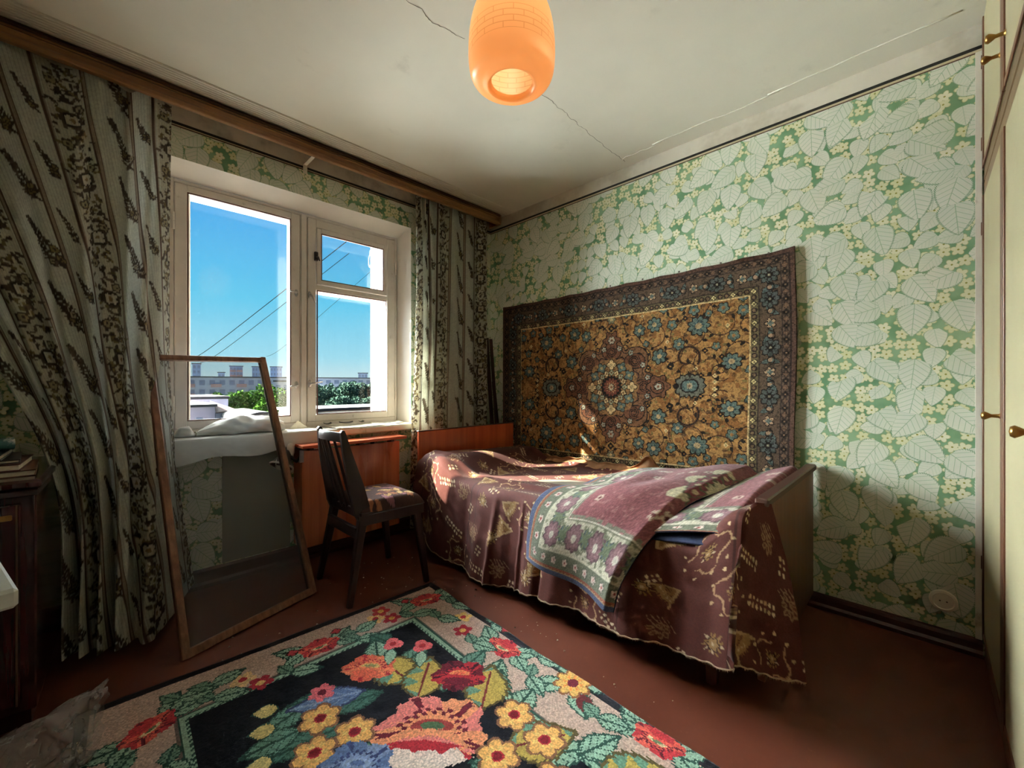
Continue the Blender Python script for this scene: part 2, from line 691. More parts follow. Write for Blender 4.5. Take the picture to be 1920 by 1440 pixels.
# ---- wallpaper: overlapping leaves with sprigs of small flowers, above it whitewash
def wallpaper(name, axis, plaster=(214, 207, 190), plaster_dirt=(188, 180, 160), paper_tint=1.0):
    m, nt, b = new_mat(name)
    x, y, z = xyz(nt, objco(nt))
    h = x if axis == 'x' else y
    pu, pv = h, z
    wob = noise(nt, objco(nt), 9.0, 2.0)
    vec = comb(nt, pu, pv)

    def vor(scale, feature='F1', rnd=0.85, off=0.0):
        n = nt.nodes.new('ShaderNodeTexVoronoi')
        n.voronoi_dimensions = '2D'
        n.feature = feature
        n.inputs['Scale'].default_value = scale
        n.inputs['Randomness'].default_value = rnd
        v = comb(nt, pu + off, pv + off * 0.7) if off else vec
        nt.links.new(v, n.inputs['Vector'])
        return n

    green, dark = lin((140, 176, 136)), lin((108, 150, 110))
    pale, shade = lin((228, 227, 212)), lin((206, 213, 194))
    petal, gold = lin((230, 227, 200)), lin((178, 176, 116))

    def leaf_layer(scale, L, Wd, off, big=False):
        """one leaf in each cell, turned its own way: inside mask, outline, vein"""
        n = vor(scale, 'F1', 0.8, off)
        px, py, _ = xyz(nt, n.outputs['Position'])
        cx, cy, cz = xyz(nt, n.outputs['Color'])
        dx, dy = (pu + off) - px, (pv + off * 0.7) - py
        ang = (cx - 0.5) * 2.6 - 1.2
        ca, sa = ang.cos(), ang.sin()
        ax = dx * ca + dy * sa
        bx = dy * ca - dx * sa
        t = ((ax / L) + 0.42).max(0.0001).min(0.9999)
        saw = (t * 19.0 + bx.abs() * 60.0).fract() * 0.085
        prof = (t.pow(0.34)) * ((1.0 - t).pow(0.86)) * 1.72 - saw
        e = bx.abs() / Wd - prof
        ends = ((ax / L) + 0.42)
        inside = e.lt(0.0) * ends.gt(0.0) * ends.lt(1.0)
        rim = e.gt(-0.06) * inside
        vein_c = bx.abs().lt(0.0013)
        vs = ((ax - bx.abs() * 0.75) / (L * 0.15)).fract()
        vein_s = vs.lt(0.10) * e.lt(-0.10)
        vein = vein_c.max(vein_s) * inside
        if big:
            edge = vor(scale, 'DISTANCE_TO_EDGE', 0.8, off)
            rim = rim.max(S(nt, edge.outputs['Distance']).lt(0.0016) * inside)
        tone = t * 0.55 + cz * 0.45
        return inside, rim, vein, tone, cy

    # flowers
    fn = vor(21.5, 'F1', 0.65, 0.31)
    fx, fy, _ = xyz(nt, fn.outputs['Position'])
    fc, fd, _ = xyz(nt, fn.outputs['Color'])
    dx, dy = (pu + 0.31) - fx, (pv + 0.217) - fy
    r = (dx * dx + dy * dy).sqrt()
    th = dy.atan2(dx) + fc * 6.0
    pr = ((th * 2.5).cos().abs() * 0.42 + 0.62) * 0.0235
    fin = r.lt(pr)
    frim = r.gt(pr - 0.0026) * fin
    core = r.lt(0.0035)
    base = mixc(nt, wob.smooth(0.35, 0.65), green, dark)
    fcol = mixc(nt, fd, petal, lin((214, 214, 166)))
    fcol = mixc(nt, frim * 0.8, fcol, gold)
    fcol = mixc(nt, core, fcol, lin((150, 150, 70)))
    col = mixc(nt, fin, base, fcol)
    # small leaves behind, then the large ones; some cells stay open so the flowers show
    ins, rim, vein, tone, pick = leaf_layer(12.5, 0.086, 0.046, 0.53)
    keep = pick.gt(0.40)
    lc = mixc(nt, tone, shade, pale)
    lc = mixc(nt, vein * 0.45, lc, green)
    lc = mixc(nt, rim, lc, dark)
    col = mixc(nt, ins * keep, col, lc)
    ins, rim, vein, tone, pick = leaf_layer(8.3, 0.142, 0.070, 0.0, True)
    keep = pick.gt(0.22)
    lc = mixc(nt, tone, shade, pale)
    lc = mixc(nt, vein * 0.75, lc, green)
    lc = mixc(nt, rim * 0.9, lc, dark)
    col = mixc(nt, ins * keep, col, lc)
    # seams between the paper strips
    seam = (((h + 0.09) / 0.50).fract() - 0.5).abs().lt(0.0016)
    col = mixc(nt, seam * 0.5, col, dark)
    # old paper: faint yellowing in blotches
    old = noise(nt, objco(nt), 1.7, 2.0, 0.6)
    col = mixc(nt, old.smooth(0.45, 0.8) * 0.2, col, lin((206, 190, 134)))
    # whitewash above the border strip
    pn = noise(nt, objco(nt), 3.5, 4.0, 0.65)
    pl = mixc(nt, pn.smooth(0.42, 0.68), lin(plaster), lin(plaster_dirt))
    col = mixc(nt, z.gt(2.393), col, pl)
    nt.links.new(col, b.inputs['Base Color'])
    b.inputs['Roughness'].default_value = 0.8
    b.inputs['Specular IOR Level'].default_value = 0.25
    return m


M_paper_bed = wallpaper('wallpaper_bed_wall', 'y')
M_paper_win = wallpaper('wallpaper_window_wall', 'x', plaster=(206, 198, 184), plaster_dirt=(150, 142, 130))
M_white = paint('white_oil_paint', (226, 220, 204), 0.4, 0.06, 5, 0.1, 40, dirt=((186, 172, 142), 5.0, 0.6))
M_frame = paint('old_white_window_paint', (222, 214, 206), 0.35, 0.06, 7, 0.15, 60, dirt=((180, 166, 144), 9.0, 0.64))
M_reveal = paint('whitewashed_reveal', (242, 238, 230), 0.75, 0.04, 4, 0.2, 30, dirt=((212, 202, 180), 4.0, 0.64))

# floor: painted hardboard, worn and dusty
def floor_mat():
    m, nt, b = new_mat('painted_floor')
    n1 = noise(nt, objco(nt), 2.2, 5.0, 0.6)
    n2 = noise(nt, objco(nt), 40.0, 4.0, 0.7)
    c = mixc(nt, n1.smooth(0.3, 0.7), lin((98, 50, 36)), lin((118, 64, 46)))
    c = mixc(nt, n2.smooth(0.62, 0.8) * 0.35, c, lin((160, 112, 84)))
    n3 = noise(nt, mapped(nt, (3, 14, 1), (0, 0, 0.6)), 1.0, 6.0, 0.7)
    c = mixc(nt, n3.smooth(0.66, 0.8) * 0.3, c, lin((168, 126, 98)))
    nt.links.new(c, b.inputs['Base Color'])
    set_in(nt, b, 'Roughness', n1 * 0.25 + 0.32)
    bump(nt, b, n2, 0.06, 0.002)
    return m


tag(MB().box(XL, XB, YB, YW, -0.08, 0.0).build('floor', floor_mat()), 'worn red-brown painted floor of the room', 'floor', kind='structure')

M_ceil = paint('ceiling_whitewash', (222, 216, 198), 0.9, 0.05, 1.3, 0.12, 25, dirt=((208, 202, 184), 2.5, 0.58))
ceil = tag(MB().box(XL, XB, YB, YW, ZC, ZC + 0.12).build('ceiling', M_ceil), 'cream whitewashed ceiling with a long crack along the slab joint', 'ceiling', kind='structure')
M_crack = paint('crack_shadow', (96, 88, 74), 0.95, 0.1)
for pts in ([(0.45, 1.372), (0.62, 1.36), (0.74, 1.371), (0.821, 1.367), (0.885, 1.357), (0.92, 1.372), (0.957, 1.376), (1.0, 1.36), (1.035, 1.358), (1.085, 1.347)],
            [(1.24, 1.352), (1.4, 1.343), (1.55, 1.342), (1.633, 1.334), (1.69, 1.341), (1.746, 1.336), (1.80, 1.349), (1.85, 1.343), (1.888, 1.353), (1.96, 1.35), (2.023, 1.359), (2.1, 1.357), (2.206, 1.366), (2.3, 1.361), (2.404, 1.364)]):
    dense = []
    for (a, b_), (c_, d_) in zip(pts[:-1], pts[1:]):
        for k in range(4):
            t = k / 4
            dense.append((a + (c_ - a) * t + random.uniform(-.002, .002), b_ + (d_ - b_) * t + random.uniform(-.004, .004)))
    dense.append(pts[-1])
    mb = MB()
    V, F = [], []
    for i, (x, y) in enumerate(dense):
        w = 0.0007 + 0.0009 * random.random()
        V += [(x, y - w, ZC - 0.0006), (x, y + w, ZC - 0.0006)]
        if i:
            F.append((2 * i - 2, 2 * i, 2 * i + 1, 2 * i - 1))
    mb.add(V, F)
    mb.build('crack', M_crack, ceil)
# a ridge of old plaster along the slab edge above the bed wall
ridge = MB()
for y0, y1, x in ((-0.1, 0.55, 2.33), (0.5, 1.15, 2.35), (1.1, 1.36, 2.36)):
    ridge.tube([(x + random.uniform(-.01, .01), y0 + (y1 - y0) * k / 8, ZC - 0.0005) for k in range(9)], 0.004, 6)
ridge.build('plaster_ridge', M_ceil, ceil, True)

# bed wall, left wall, wall behind the wardrobe
M_pale = paint('pale_whitewash', (236, 232, 222), 0.9, 0.03, 2)
tag(MB().box(XB, XB + 0.15, YB, YW + 0.5, -0.08, ZC + 0.12).build('wall_right', M_paper_bed), 'bed-side wall with faded green leaf wallpaper', 'wall', kind='structure')
tag(MB().box(XL - 0.15, XL, YB, YW + 0.5, -0.08, ZC + 0.12).build('wall_left', M_pale), 'pale whitewashed wall behind the dark cabinet', 'wall', kind='structure')
tag(MB().box(XL, XB, YB - 0.15, YB, -0.08, ZC + 0.12).build('wall_back', M_pale), 'pale whitewashed wall behind the built-in wardrobe', 'wall', kind='structure')

# window wall with its opening
WX0, WX1, WZ0, WZ1 = 0.25, 1.675, 0.735, 2.225       # opening on the room side
FX0, FX1, FZ0, FZ1 = 0.295, 1.640, 0.775, 2.172      # opening at the window frame, y = 2.85
OX0, OX1, OZ0, OZ1 = 0.345, 1.612, 0.80, 2.190       # opening outside the frame
YF, YO = 2.85, 3.20
mb = MB()
for (x0, x1, z0, z1) in ((XL, WX0, -0.08, ZC + .12), (WX1, XB, -0.08, ZC + .12), (WX0, WX1, -0.08, WZ0), (WX0, WX1, WZ1, ZC + .12)):
    mb.quad((x0, YW, z0), (x1, YW, z0), (x1, YW, z1), (x0, YW, z1))
wall_w = tag(mb.build('wall_window', M_paper_win), 'window wall with green leaf wallpaper under a stained plaster strip', 'wall', kind='structure')
mb = MB()
a = [(WX0, YW, WZ0), (WX1, YW, WZ0), (WX1, YW, WZ1), (WX0, YW, WZ1)]
c = [(FX0, YF, FZ0), (FX1, YF, FZ0), (FX1, YF, FZ1), (FX0, YF, FZ1)]
for i in range(4):
    j = (i + 1) % 4
    mb.quad(a[i], a[j], c[j], c[i])
mb.build('reveal', M_reveal, wall_w)
# masonry around the opening, outer reveal left rough
M_mason = paint('rough_outer_plaster', (222, 214, 200), 0.9, 0.12, 14, 0.6, 30)
mb = MB()
for (x0, x1, z0, z1) in ((XL, OX0, -0.08, ZC + .12), (OX1, XB, -0.08, ZC + .12), (OX0, OX1, -0.08, OZ0), (OX0, OX1, OZ1, ZC + .12)):
    mb.box(x0, x1, 2.93, YO, z0, z1)
for (x0, x1, z0, z1) in ((XL, FX0 - .01, -0.08, ZC + .12), (FX1 + .01, XB, -0.08, ZC + .12), (FX0 - .01, FX1 + .01, -0.08, FZ0 - .03), (FX0 - .01, FX1 + .01, FZ1 + .01, ZC + .12)):
    mb.box(x0, x1, 2.86, 2.935, z0, z1)
mb.build('outer_masonry', M_mason, wall_w)
# uneven plaster lumps along the outer reveal's edge, seen through the right-hand pane
mb = MB()
n = 40
V, F = [], []
for k in range(n):
    z = OZ0 + (OZ1 - OZ0) * k / (n - 1)
    d = 0.010 * vnoise(np.array([z]), np.array([0.3]), 14, 5)[0] + 0.004 * random.random()
    V += [(OX1 - 0.001, 3.06, z), (OX1 - d, 3.17, z), (OX1 - d * 0.8, YO + 0.004, z), (OX1 + 0.01, YO + 0.004, z)]
    if k:
        for i in range(3):
            F.append((4 * k - 4 + i, 4 * k - 3 + i, 4 * k + 1 + i, 4 * k + i))
mb.add(V, F)
mb.build('plaster_lumps', M_mason, wall_w, True)
# plain painted panel under the sill, left of the radiator
M_pan = paint('grey_green_panel_paint', (150, 150, 132), 0.7, 0.06, 3)
MB().box(0.505, 0.845, YW - 0.004, YW, 0.10, 0.73).build('wall_panel', M_pan, wall_w)

# border strip between paper and whitewash
M_bk, M_cream, M_br = paint('border_black', (40, 38, 34), 0.8), paint('border_cream', (200, 186, 150), 0.8), paint('border_brown', (92, 66, 50), 0.8)
t1 = tag(MB().box(XB - 0.002, XB, -0.16, YW, 2.3915, 2.405).build('trim_1', M_bk), 'dark striped paper border along the top of the bed wall', 'border', kind='structure')
MB().box(XB - 0.0018, XB, -0.16, YW, 2.382, 2.3915).build('cream_stripe', M_cream, t1)
MB().box(XB - 0.002, XB, -0.16, YW, 2.3775, 2.382).build('brown_stripe', M_br, t1)
t2 = tag(MB().box(XL, XB, YW - 0.002, YW, 2.3915, 2.405).build('trim_2', M_bk), 'dark striped paper border above the window', 'border', kind='structure')
MB().box(XL, XB, YW - 0.0018, YW, 2.387, 2.3915).build('cream_stripe', M_cream, t2)
MB().box(XL, XB, YW - 0.002, YW, 2.381, 2.387).build('brown_stripe', M_br, t2)

# baseboards: board with a rounded bead
M_base = wood('baseboard_paint', (70, 34, 26), (88, 46, 34), 'y', 1.0, 0.35, 0.2)
prof = [(0, 0), (0.030, 0), (0.030, 0.016), (0.020, 0.026), (0.018, 0.050), (0.012, 0.062), (0.0, 0.066)]
tag(MB().prism([(XB - a, b_) for a, b_ in prof], 'y', -0.16, YW).build('baseboard_right', M_base), 'dark brown baseboard along the bed wall', 'baseboard', kind='structure')
mb = MB().prism([(YW - a, b_) for a, b_ in [(0, 0), (0.03, 0), (0.03, 0.02), (0.02, 0.032), (0.018, 0.085), (0.0, 0.095)]], 'x', XL, XB)
tag(mb.build('baseboard_window', wood('baseboard_paint_long', (70, 34, 26), (88, 46, 34), 'x', 1.0, 0.35, 0.2)), 'dark brown baseboard under the window', 'baseboard', kind='structure')
# white corner strip where the wallpaper meets the wardrobe
tag(MB().box(XB - 0.012, XB, -0.158, -0.140, 0.066, 2.377).build('trim_3', M_white), 'white vertical strip between wallpaper and wardrobe', 'trim', kind='structure')

# ================================================================== window
M_glass = glass('window_glass')
M_bead = paint('brown_putty_edge', (104, 62, 48), 0.6)
M_metal = paint('worn_chrome', (176, 174, 170), 0.3, 0.1, 20, metal=0.9)
M_dark_metal = paint('dark_latch_metal', (70, 64, 62), 0.4, 0.1, 20, metal=0.6)
win = tag(bpy.data.objects.new('window_1', None), 'old white two-sash double window with a small vent pane', 'window', kind='structure')
C.objects.link(win)


def frame_rect(mb, x0, x1, z0, z1, wl, wr, wb, wt, y0, y1, bev=0.004):
    mb.box(x0, x0 + wl, y0, y1, z0, z1, bev)
    mb.box(x1 - wr, x1, y0, y1, z0, z1, bev)
    mb.box(x0 + wl - .002, x1 - wr + .002, y0 + .0005, y1, z0, z0 + wb, bev)
    mb.box(x0 + wl - .002, x1 - wr + .002, y0 + .0005, y1, z1 - wt, z1, bev)
    return mb


def bead(mb, x0, x1, z0, z1, y, w=0.006, d=0.004):
    mb.box(x0, x0 + w, y - d, y, z0, z1)
    mb.box(x1 - w, x1, y - d, y, z0, z1)
    mb.box(x0 + w, x1 - w, y - d, y, z0, z0 + w)
    mb.box(x0 + w, x1 - w, y - d, y, z1 - w, z1)
    return mb


fr = frame_rect(MB(), FX0, FX1, FZ0, FZ1, .022, .022, .05, .020, YF, YF + 0.10)
fr.box(0.948, 0.992, YF, YF + .10, FZ0, FZ1, .004)
fr.build('frame', M_frame, win)
MB().box(0.952, 0.985, YF - 0.010, YF, FZ0 + .02, FZ1 - .01, .005).build('cover_strip', M_frame, win)


def sash(name, x0, x1, z0, z1, panes, y0, y1, parent, beads=True):
    """one casement: solid wood with openings cut for the given panes"""
    mb = MB()
    xa, xb = min(p[0] for p in panes), max(p[1] for p in panes)
    mb.box(x0, xa, y0, y1, z0, z1, .004)
    mb.box(xb, x1, y0, y1, z0, z1, .004)
    zs = sorted(panes, key=lambda p: p[2])
    lo = z0
    for p in zs:
        mb.box(xa - .001, xb + .001, y0 + .0005, y1, lo, p[2], .003)
        lo = p[3]
    mb.box(xa - .001, xb + .001, y0 + .0005, y1, lo, z1, .003)
    s = mb.build(name, M_frame, parent)
    for p in panes:
        MB().box(p[0] - .004, p[1] + .004, (y0 + y1) / 2 + .004, (y0 + y1) / 2 + .007, p[2] - .004, p[3] + .004).build('pane', M_glass, s)
        if beads:
            bead(MB(), p[0], p[1], p[2], p[3], y0 + .012, .006, .009).build('putty_edge', M_bead, s)
    return s


sL = sash('sash', 0.318, 0.947, 0.826, 2.150, [(0.372, 0.893, 0.868, 2.112)], YF - .006, YF + .038, win)
sR = sash('sash', 0.993, 1.617, 0.826, 2.150, [(1.052, 1.552, 0.868, 1.688), (1.046, 1.556, 1.722, 2.098)], YF - .006, YF + .038, win, beads=False)
bead(MB(), 1.052, 1.552, 0.868, 1.688, YF + .006, .006, .009).build('putty_edge', M_bead, sR)
vent = sash('vent_sash', 1.049, 1.553, 1.725, 2.095, [(1.078, 1.526, 1.755, 2.066)], YF - .010, YF + .028, win)
# outer casements
sash('outer_sash', 0.350, 0.975, 0.82, 2.180, [(0.402, 0.918, 0.862, 2.146)], 2.965, 3.005, win, beads=False)
sash('outer_sash', 0.976, 1.612, 0.82, 2.180, [(1.062, 1.576, 0.862, 1.690), (1.072, 1.570, 1.745, 2.120)], 2.965, 3.005, win, beads=False)


def handle(x, z, tip, parent):
    mb = MB()
    prof = [(0.0, .010), (.008, .009), (.011, .004), (.012, 0.0)]
    V, F = [], []
    n = 16
    for r, h in prof:
        for k in range(n):
            t = 2 * PI * k / n
            V.append((x + r * math.cos(t), YF - .007 - h, z + 2.0 * r * math.sin(t)))
    for i in range(len(prof) - 1):
        for k in range(n):
            F.append((i * n + k, i * n + (k + 1) % n, (i + 1) * n + (k + 1) % n, (i + 1) * n + k))
    mb.add(V, F)
    mb.tube([(x, YF - .012, z), (x, YF - .034, z), (x + tip[0] * .25, YF - .038, z + tip[1] * .25), (x + tip[0], YF - .038, z + tip[1])], [.005, .005, .0048, .0035], 8)
    mb.build('handle', M_metal, parent, True)


handle(0.924, 1.649, (-0.058, 0.001), sL)
handle(0.924, 1.063, (-0.060, -0.012), sL)
handle(1.005, 1.648, (0.026, -0.058), sR)
handle(1.005, 1.073, (0.070, 0.012), sR)
mb = MB().box(1.030, 1.054, YF - .024, YF - .008, 1.875, 1.935, .004)
mb.tube([(1.044, YF - .02, 1.90), (1.044, YF - .045, 1.895), (1.052, YF - .05, 1.87)], [.006, .006, .004], 8)
mb.build('vent_latch', M_dark_metal, vent)
bl = lambda x, z, par: MB().lathe([(0.0, .006), (.004, .006), (.0045, .003), (.009, .003), (.0105, 0.0)], (x, YF - .006, z), 14, Matrix.Rotation(PI / 2, 3, 'X')).build('bolt_head', M_frame, par, True, 40)
for x, z, par in ((0.640, 2.132, sL), (0.345, 1.42, sL), (0.915, 1.80, sL), (0.915, 1.115, sL), (1.025, 1.112, sR), (1.300, 0.847, sR), (1.585, 1.42, sR), (1.290, 1.706, sR), (1.30, 2.124, sR), (1.605, 2.128, sR)):
    bl(x, z, par)
for x, z in ((0.312, 1.94), (0.312, 0.96), (1.622, 1.94), (1.622, 1.00)):
    MB().tube([(x, YF - .010, z - .045), (x, YF - .010, z - .001)], .007, 8).tube([(x, YF - .010, z + .001), (x, YF - .010, z + .045)], .007, 8).build('hinge', M_frame, win, True, 40)
# cord loop hanging inside the vent
MB().tube([(1.462 + 0.010 * math.sin(t), 2.93, 1.98 + 0.045 * math.cos(t)) for t in np.linspace(0, 2 * PI, 18)] + [(1.462, 2.93, 2.06)], .0022, 6).build('cord_loop', M_white, win, True)

# sill board
sill = tag(MB().box(WX0 - .02, WX1 + .03, 2.625, YF + .005, 0.742, 0.786, .008).build('trim_4', M_white), 'white painted window sill board above the radiator', 'window sill', kind='structure')

# ================================================================== furniture
W_red = wood('polished_red_brown_veneer', (168, 84, 56), (208, 124, 84), 'z', 0.7, 0.28, 0.5)
W_red_h = wood('polished_red_brown_veneer_lengthwise', (176, 72, 44), (214, 110, 66), 'x', 0.7, 0.28, 0.5)
W_foot = wood('dull_brown_veneer', (104, 62, 44), (136, 86, 60), 'z', 0.8, 0.4, 0.25)
W_cap = wood('dark_cap_strip', (72, 46, 40), (96, 64, 54), 'x', 0.8, 0.4, 0.2)
W_dark = wood('dark_lacquered_wood', (42, 22, 20), (64, 34, 28), 'z', 1.0, 0.3, 0.4)
W_dark_h = wood('dark_lacquered_wood_lengthwise', (42, 22, 20), (64, 34, 28), 'y', 1.0, 0.3, 0.4)
W_cab = wood('mahogany_lacquer', (46, 17, 19), (70, 27, 28), 'z', 0.6, 0.22, 0.7)
W_screen = wood('bare_old_wood', (100, 64, 48), (150, 108, 82), 'z', 1.2, 0.55, 0.0)
W_corn = wood('cornice_wood', (112, 74, 44), (156, 112, 66), 'x', 0.8, 0.4, 0.2)
W_corn_dark = wood('cornice_groove_stain', (66, 42, 28), (92, 60, 38), 'x', 0.8, 0.45, 0.1)

# ---- bed
bed = thing('single_bed', 'wooden single bed with red-brown headboard under the maroon bedspread', 'bed', (2.0, 1.4, 0))
MB().box(1.545, 2.445, 2.402, 2.426, 0.12, 0.752, .003).build('headboard', wood('headboard_veneer', (158, 60, 36), (206, 100, 58), 'z', 0.4, 0.3, 0.3, (0.3, 0.7)), bed)
MB().box(1.540, 2.450, 2.400, 2.428, 0.752, 0.757, .002).build('headboard_edge', W_cap, bed)
MB().box(1.600, 2.452, 0.384, 0.408, 0.062, 0.660, .003).build('footboard', W_foot, bed)
MB().box(1.592, 2.455, 0.372, 0.414, 0.655, 0.684, .005).build('footboard_cap', W_cap, bed)
MB().box(1.575, 1.600, 0.41, 2.40, 0.20, 0.34, .003).build('side_rail', W_dark_h, bed)
MB().box(2.42, 2.445, 0.41, 2.40, 0.20, 0.34, .003).build('side_rail', W_dark_h, bed)
for x, y, dx in ((1.585, 0.545, -.012), (2.40, 0.545, 0), (1.585, 2.28, -.012), (2.40, 2.28, 0)):
    MB().beam((x, y, 0.22), (x + dx, y, 0.0), .055, .055, .036, .036).build('leg', W_cab, bed)
M_matt = paint('mattress_ticking', (150, 140, 124), 0.95, 0.08, 20)
MB().box(1.60, 2.42, 0.43, 2.39, 0.33, 0.485, .03).build('mattress', M_matt, bed)

# ---- bedspread: draped over mattress and pillow, hanging to the floor on the room side
MAROON, CREAM, GOLD, ROSE = (94, 52, 46), (198, 176, 144), (158, 126, 84), (118, 66, 60)
cv = Canvas(2.35, 1.55, 0.004, MAROON)
r2 = random.Random(5)


def motif_frame(x, y, s, a):
    """wavy cartouche of thin thread with dots"""
    pts = [(x + s * (1 + .22 * math.cos(4 * t)) * math.cos(t + a) * .8, y + s * (1 + .22 * math.cos(4 * t)) * math.sin(t + a) * .8) for t in np.linspace(0.3, 2 * PI - 0.6, 40)]
    cv.stroke(pts, .006, (176, 140, 106))
    for k in range(9):
        t = k * 2 * PI / 9
        cv.ell(x + s * 1.05 * math.cos(t), y + s * 1.05 * math.sin(t), .006, .006, (196, 168, 128))


def motif_spray(x, y, s, a):
    for k in range(13):
        t = a + k * 2 * PI / 13
        cv.leaf(x, y, t, s * r2.uniform(.6, 1.0), s * .10, r2.choice([GOLD, (150, 116, 70), CREAM]), None, None)
    cv.flower(x, y, s * .4, 6, GOLD, CREAM, (60, 30, 30))


def motif_dots(x, y, a, n, m):
    for i in range(n):
        for j in range(m):
            px_ = x + (i * math.cos(a) - j * math.sin(a)) * .022
            py_ = y + (i * math.sin(a) + j * math.cos(a)) * .022
            cv.ell(px_, py_, .007, .007, r2.choice([CREAM, (190, 160, 124), (220, 200, 170)]))


def motif_fan(x, y, s, a):
    for k in range(9):
        t = a - .45 + .9 * k / 8
        cv.stroke([(x, y), (x + s * math.cos(t), y + s * math.sin(t))], .004, (140, 104, 66))
    for t in (a - .55, a + .55):
        cv.stroke([(x, y), (x + s * 1.1 * math.cos(t), y + s * 1.1 * math.sin(t))], .010, (176, 146, 108))
    for k in range(5):
        t = a - .4 + .8 * k / 4
        cv.flower(x + s * .75 * math.cos(t), y + s * .75 * math.sin(t), s * .2, 5, GOLD, CREAM)


def motif_grapes(x, y, s, a):
    for k in range(8):
        t = a + k * .8
        cv.ell(x + s * .6 * math.cos(t) * (k / 8 + .3), y + s * .6 * math.sin(t) * (k / 8 + .3), s * .28, s * .2, (150, 120, 92), t)
        cv.ell(x + s * .6 * math.cos(t) * (k / 8 + .3), y + s * .6 * math.sin(t) * (k / 8 + .3), s * .18, s * .11, (110, 70, 56), t)
    for k in range(5):
        cv.stroke([(x - s + k * s * .35, y - s), (x - s * .4 + k * s * .35, y - s * .2)], .004, (156, 124, 100))


kinds = [motif_frame, motif_spray, motif_dots, motif_fan, motif_grapes]
for iy in range(9):
    for ix in range(14):
        x = (ix + .5 + .5 * (iy % 2)) * .170 + r2.uniform(-.02, .02)
        y = (iy + .5) * .172 + r2.uniform(-.02, .02)
        a = r2.uniform(0, 6.28)
        k = (ix * 2 + iy * 3) % 5
        if k == 0:
            motif_frame(x, y, .082, a); motif_spray(x, y, .042, a)
        elif k == 1:
            motif_spray(x, y, .055, a); motif_dots(x + .06, y - .05, a, 3, 2)
        elif k == 2:
            motif_dots(x - .05, y, a * .2 - .6, 7, 2)
        elif k == 3:
            motif_fan(x - .05, y - .04, .10, a)
        else:
            motif_grapes(x, y, .055, a); motif_dots(x + .07, y + .05, .4, 2, 3)
# pin-striped weave bands
band = (np.abs((cv.X % 0.46) - .10) < .0025) | (np.abs((cv.X % 0.46) - .155) < .0025)
cv.a[band] = cv.a[band] * .75
SPREAD = cv.out(0.05, 9)


def sstep(x, a, b):
    t = np.clip((x - a) / (b - a), 0, 1)
    return t * t * (3 - 2 * t)


NT, NS = 440, 300
NF = 70                                        # extra columns for the corner that hangs past the footboard
tt = np.linspace(0, 1, NT + 1)
yy = 2.392 + (0.430 - 2.392) * tt
ssm = np.linspace(0, 1.36, NS + 1)             # metres of cloth from the wall edge to the hem
hem_y = np.array([0.40, 0.46, 0.62, 0.78, 0.93, 1.12, 1.30, 1.50, 1.66, 2.02, 2.18, 2.30, 2.40])
hem_z = np.array([0.19, 0.15, 0.12, 0.109, 0.100, 0.094, 0.085, 0.050, 0.032, 0.052, 0.110, 0.17, 0.24])
P = np.zeros((NS + 1, NT + NF + 1, 3))
ycol = np.concatenate([yy, 0.430 - 0.028 * np.linspace(1 / NF, 1, NF)])
qcol = np.concatenate([np.zeros(NT + 1), np.linspace(1 / NF, 1, NF)])


def top_z(x, y):
    pillow = 0.115 * sstep(y, 1.93, 2.20) * (0.75 + 0.25 * sstep(x, 2.35, 1.8)) - 0.05 * sstep(y, 2.31, 2.40)
    foot = 0.145 * sstep(y, 0.62, 0.44) * (0.55 + 0.45 * sstep(x, 2.05, 1.65))
    sag = -0.018 * np.sin(np.clip((x - 1.56) / .84, 0, 1) * PI) * sstep(y, 0.5, 0.9)
    wr = 0.010 * (vnoise(x + .3 * y, y * .45, 9, 21) - .5) + 0.020 * (vnoise(x * 1.0 + .55 * y, y * .18, 6, 8) - .5) + 0.016 * np.exp(-((x - 1.66 - .14 * (2.0 - y)) / .03) ** 2) * sstep(y, 1.0, 1.4)
    curl = 0.045 * sstep(x, 2.33, 2.41) * (0.3 + vnoise(y, y * 0 + .5, 5, 3)) * sstep(y, 2.2, 2.05)
    return 0.503 + pillow + foot + sag + wr + curl


TOPW = 0.83                                    # cloth lying on the bed
for j in range(NT + NF + 1):
    y, q = ycol[j], qcol[j]
    zed = float(top_z(np.array([1.57]), np.array([y]))[0])
    xw = 2.405 - 0.05 * float(vnoise(np.array([y]), np.array([.2]), 3.1, 4)[0]) - 0.05 * float(sstep(np.array([y]), 0.7, 0.45)[0])
    r = 0.055
    zh = float(np.interp(y, hem_y, hem_z))
    drop = zed - zh
    hangL = ssm[-1] - TOPW
    # plan position of the hem, and the free corner flaring round the footboard
    hem = np.array([1.455, y - 0.0, zh])
    if q > 0:
        hem = np.array([1.462 + 0.145 * q ** 1.2, 0.455 - 0.185 * q + .02 * math.sin(q * PI), 0.185 - 0.085 * math.sin(min(1, q * 1.15) * PI / 2) + 0.015 * q])
        anchor = np.array([1.560 + 0.045 * q, 0.435 - 0.068 * q, zed + 0.03 * math.sin(q * PI / 2)])
    for i, s in enumerate(ssm):
        if s <= TOPW:
            x = xw + (1.575 - xw) * (s / TOPW)
            z = float(0)
            P[i, j] = (x, y, -1)
        else:
            d = (s - TOPW) / hangL
            if q > 0:
                p = anchor + (hem - anchor) * d
                p[0] -= 0.035 * math.sin(d * PI) * (1 - .3 * q)
                p[1] -= 0.020 * math.sin(d * PI) * q
            else:
                th = min(d * hangL / r, PI / 2)
                x = 1.575 - r * math.sin(th)
                z = zed - r * (1 - math.cos(th))
                if d * hangL > r * PI / 2:
                    e = (d * hangL - r * PI / 2) / (hangL - r * PI / 2)
                    z = (zed - r) + (zh - (zed - r)) * e
                    x = 1.52 + (1.455 - 1.52) * e
                p = np.array([x, y, z])
            P[i, j] = p
topmask = P[:, :, 2] == -1
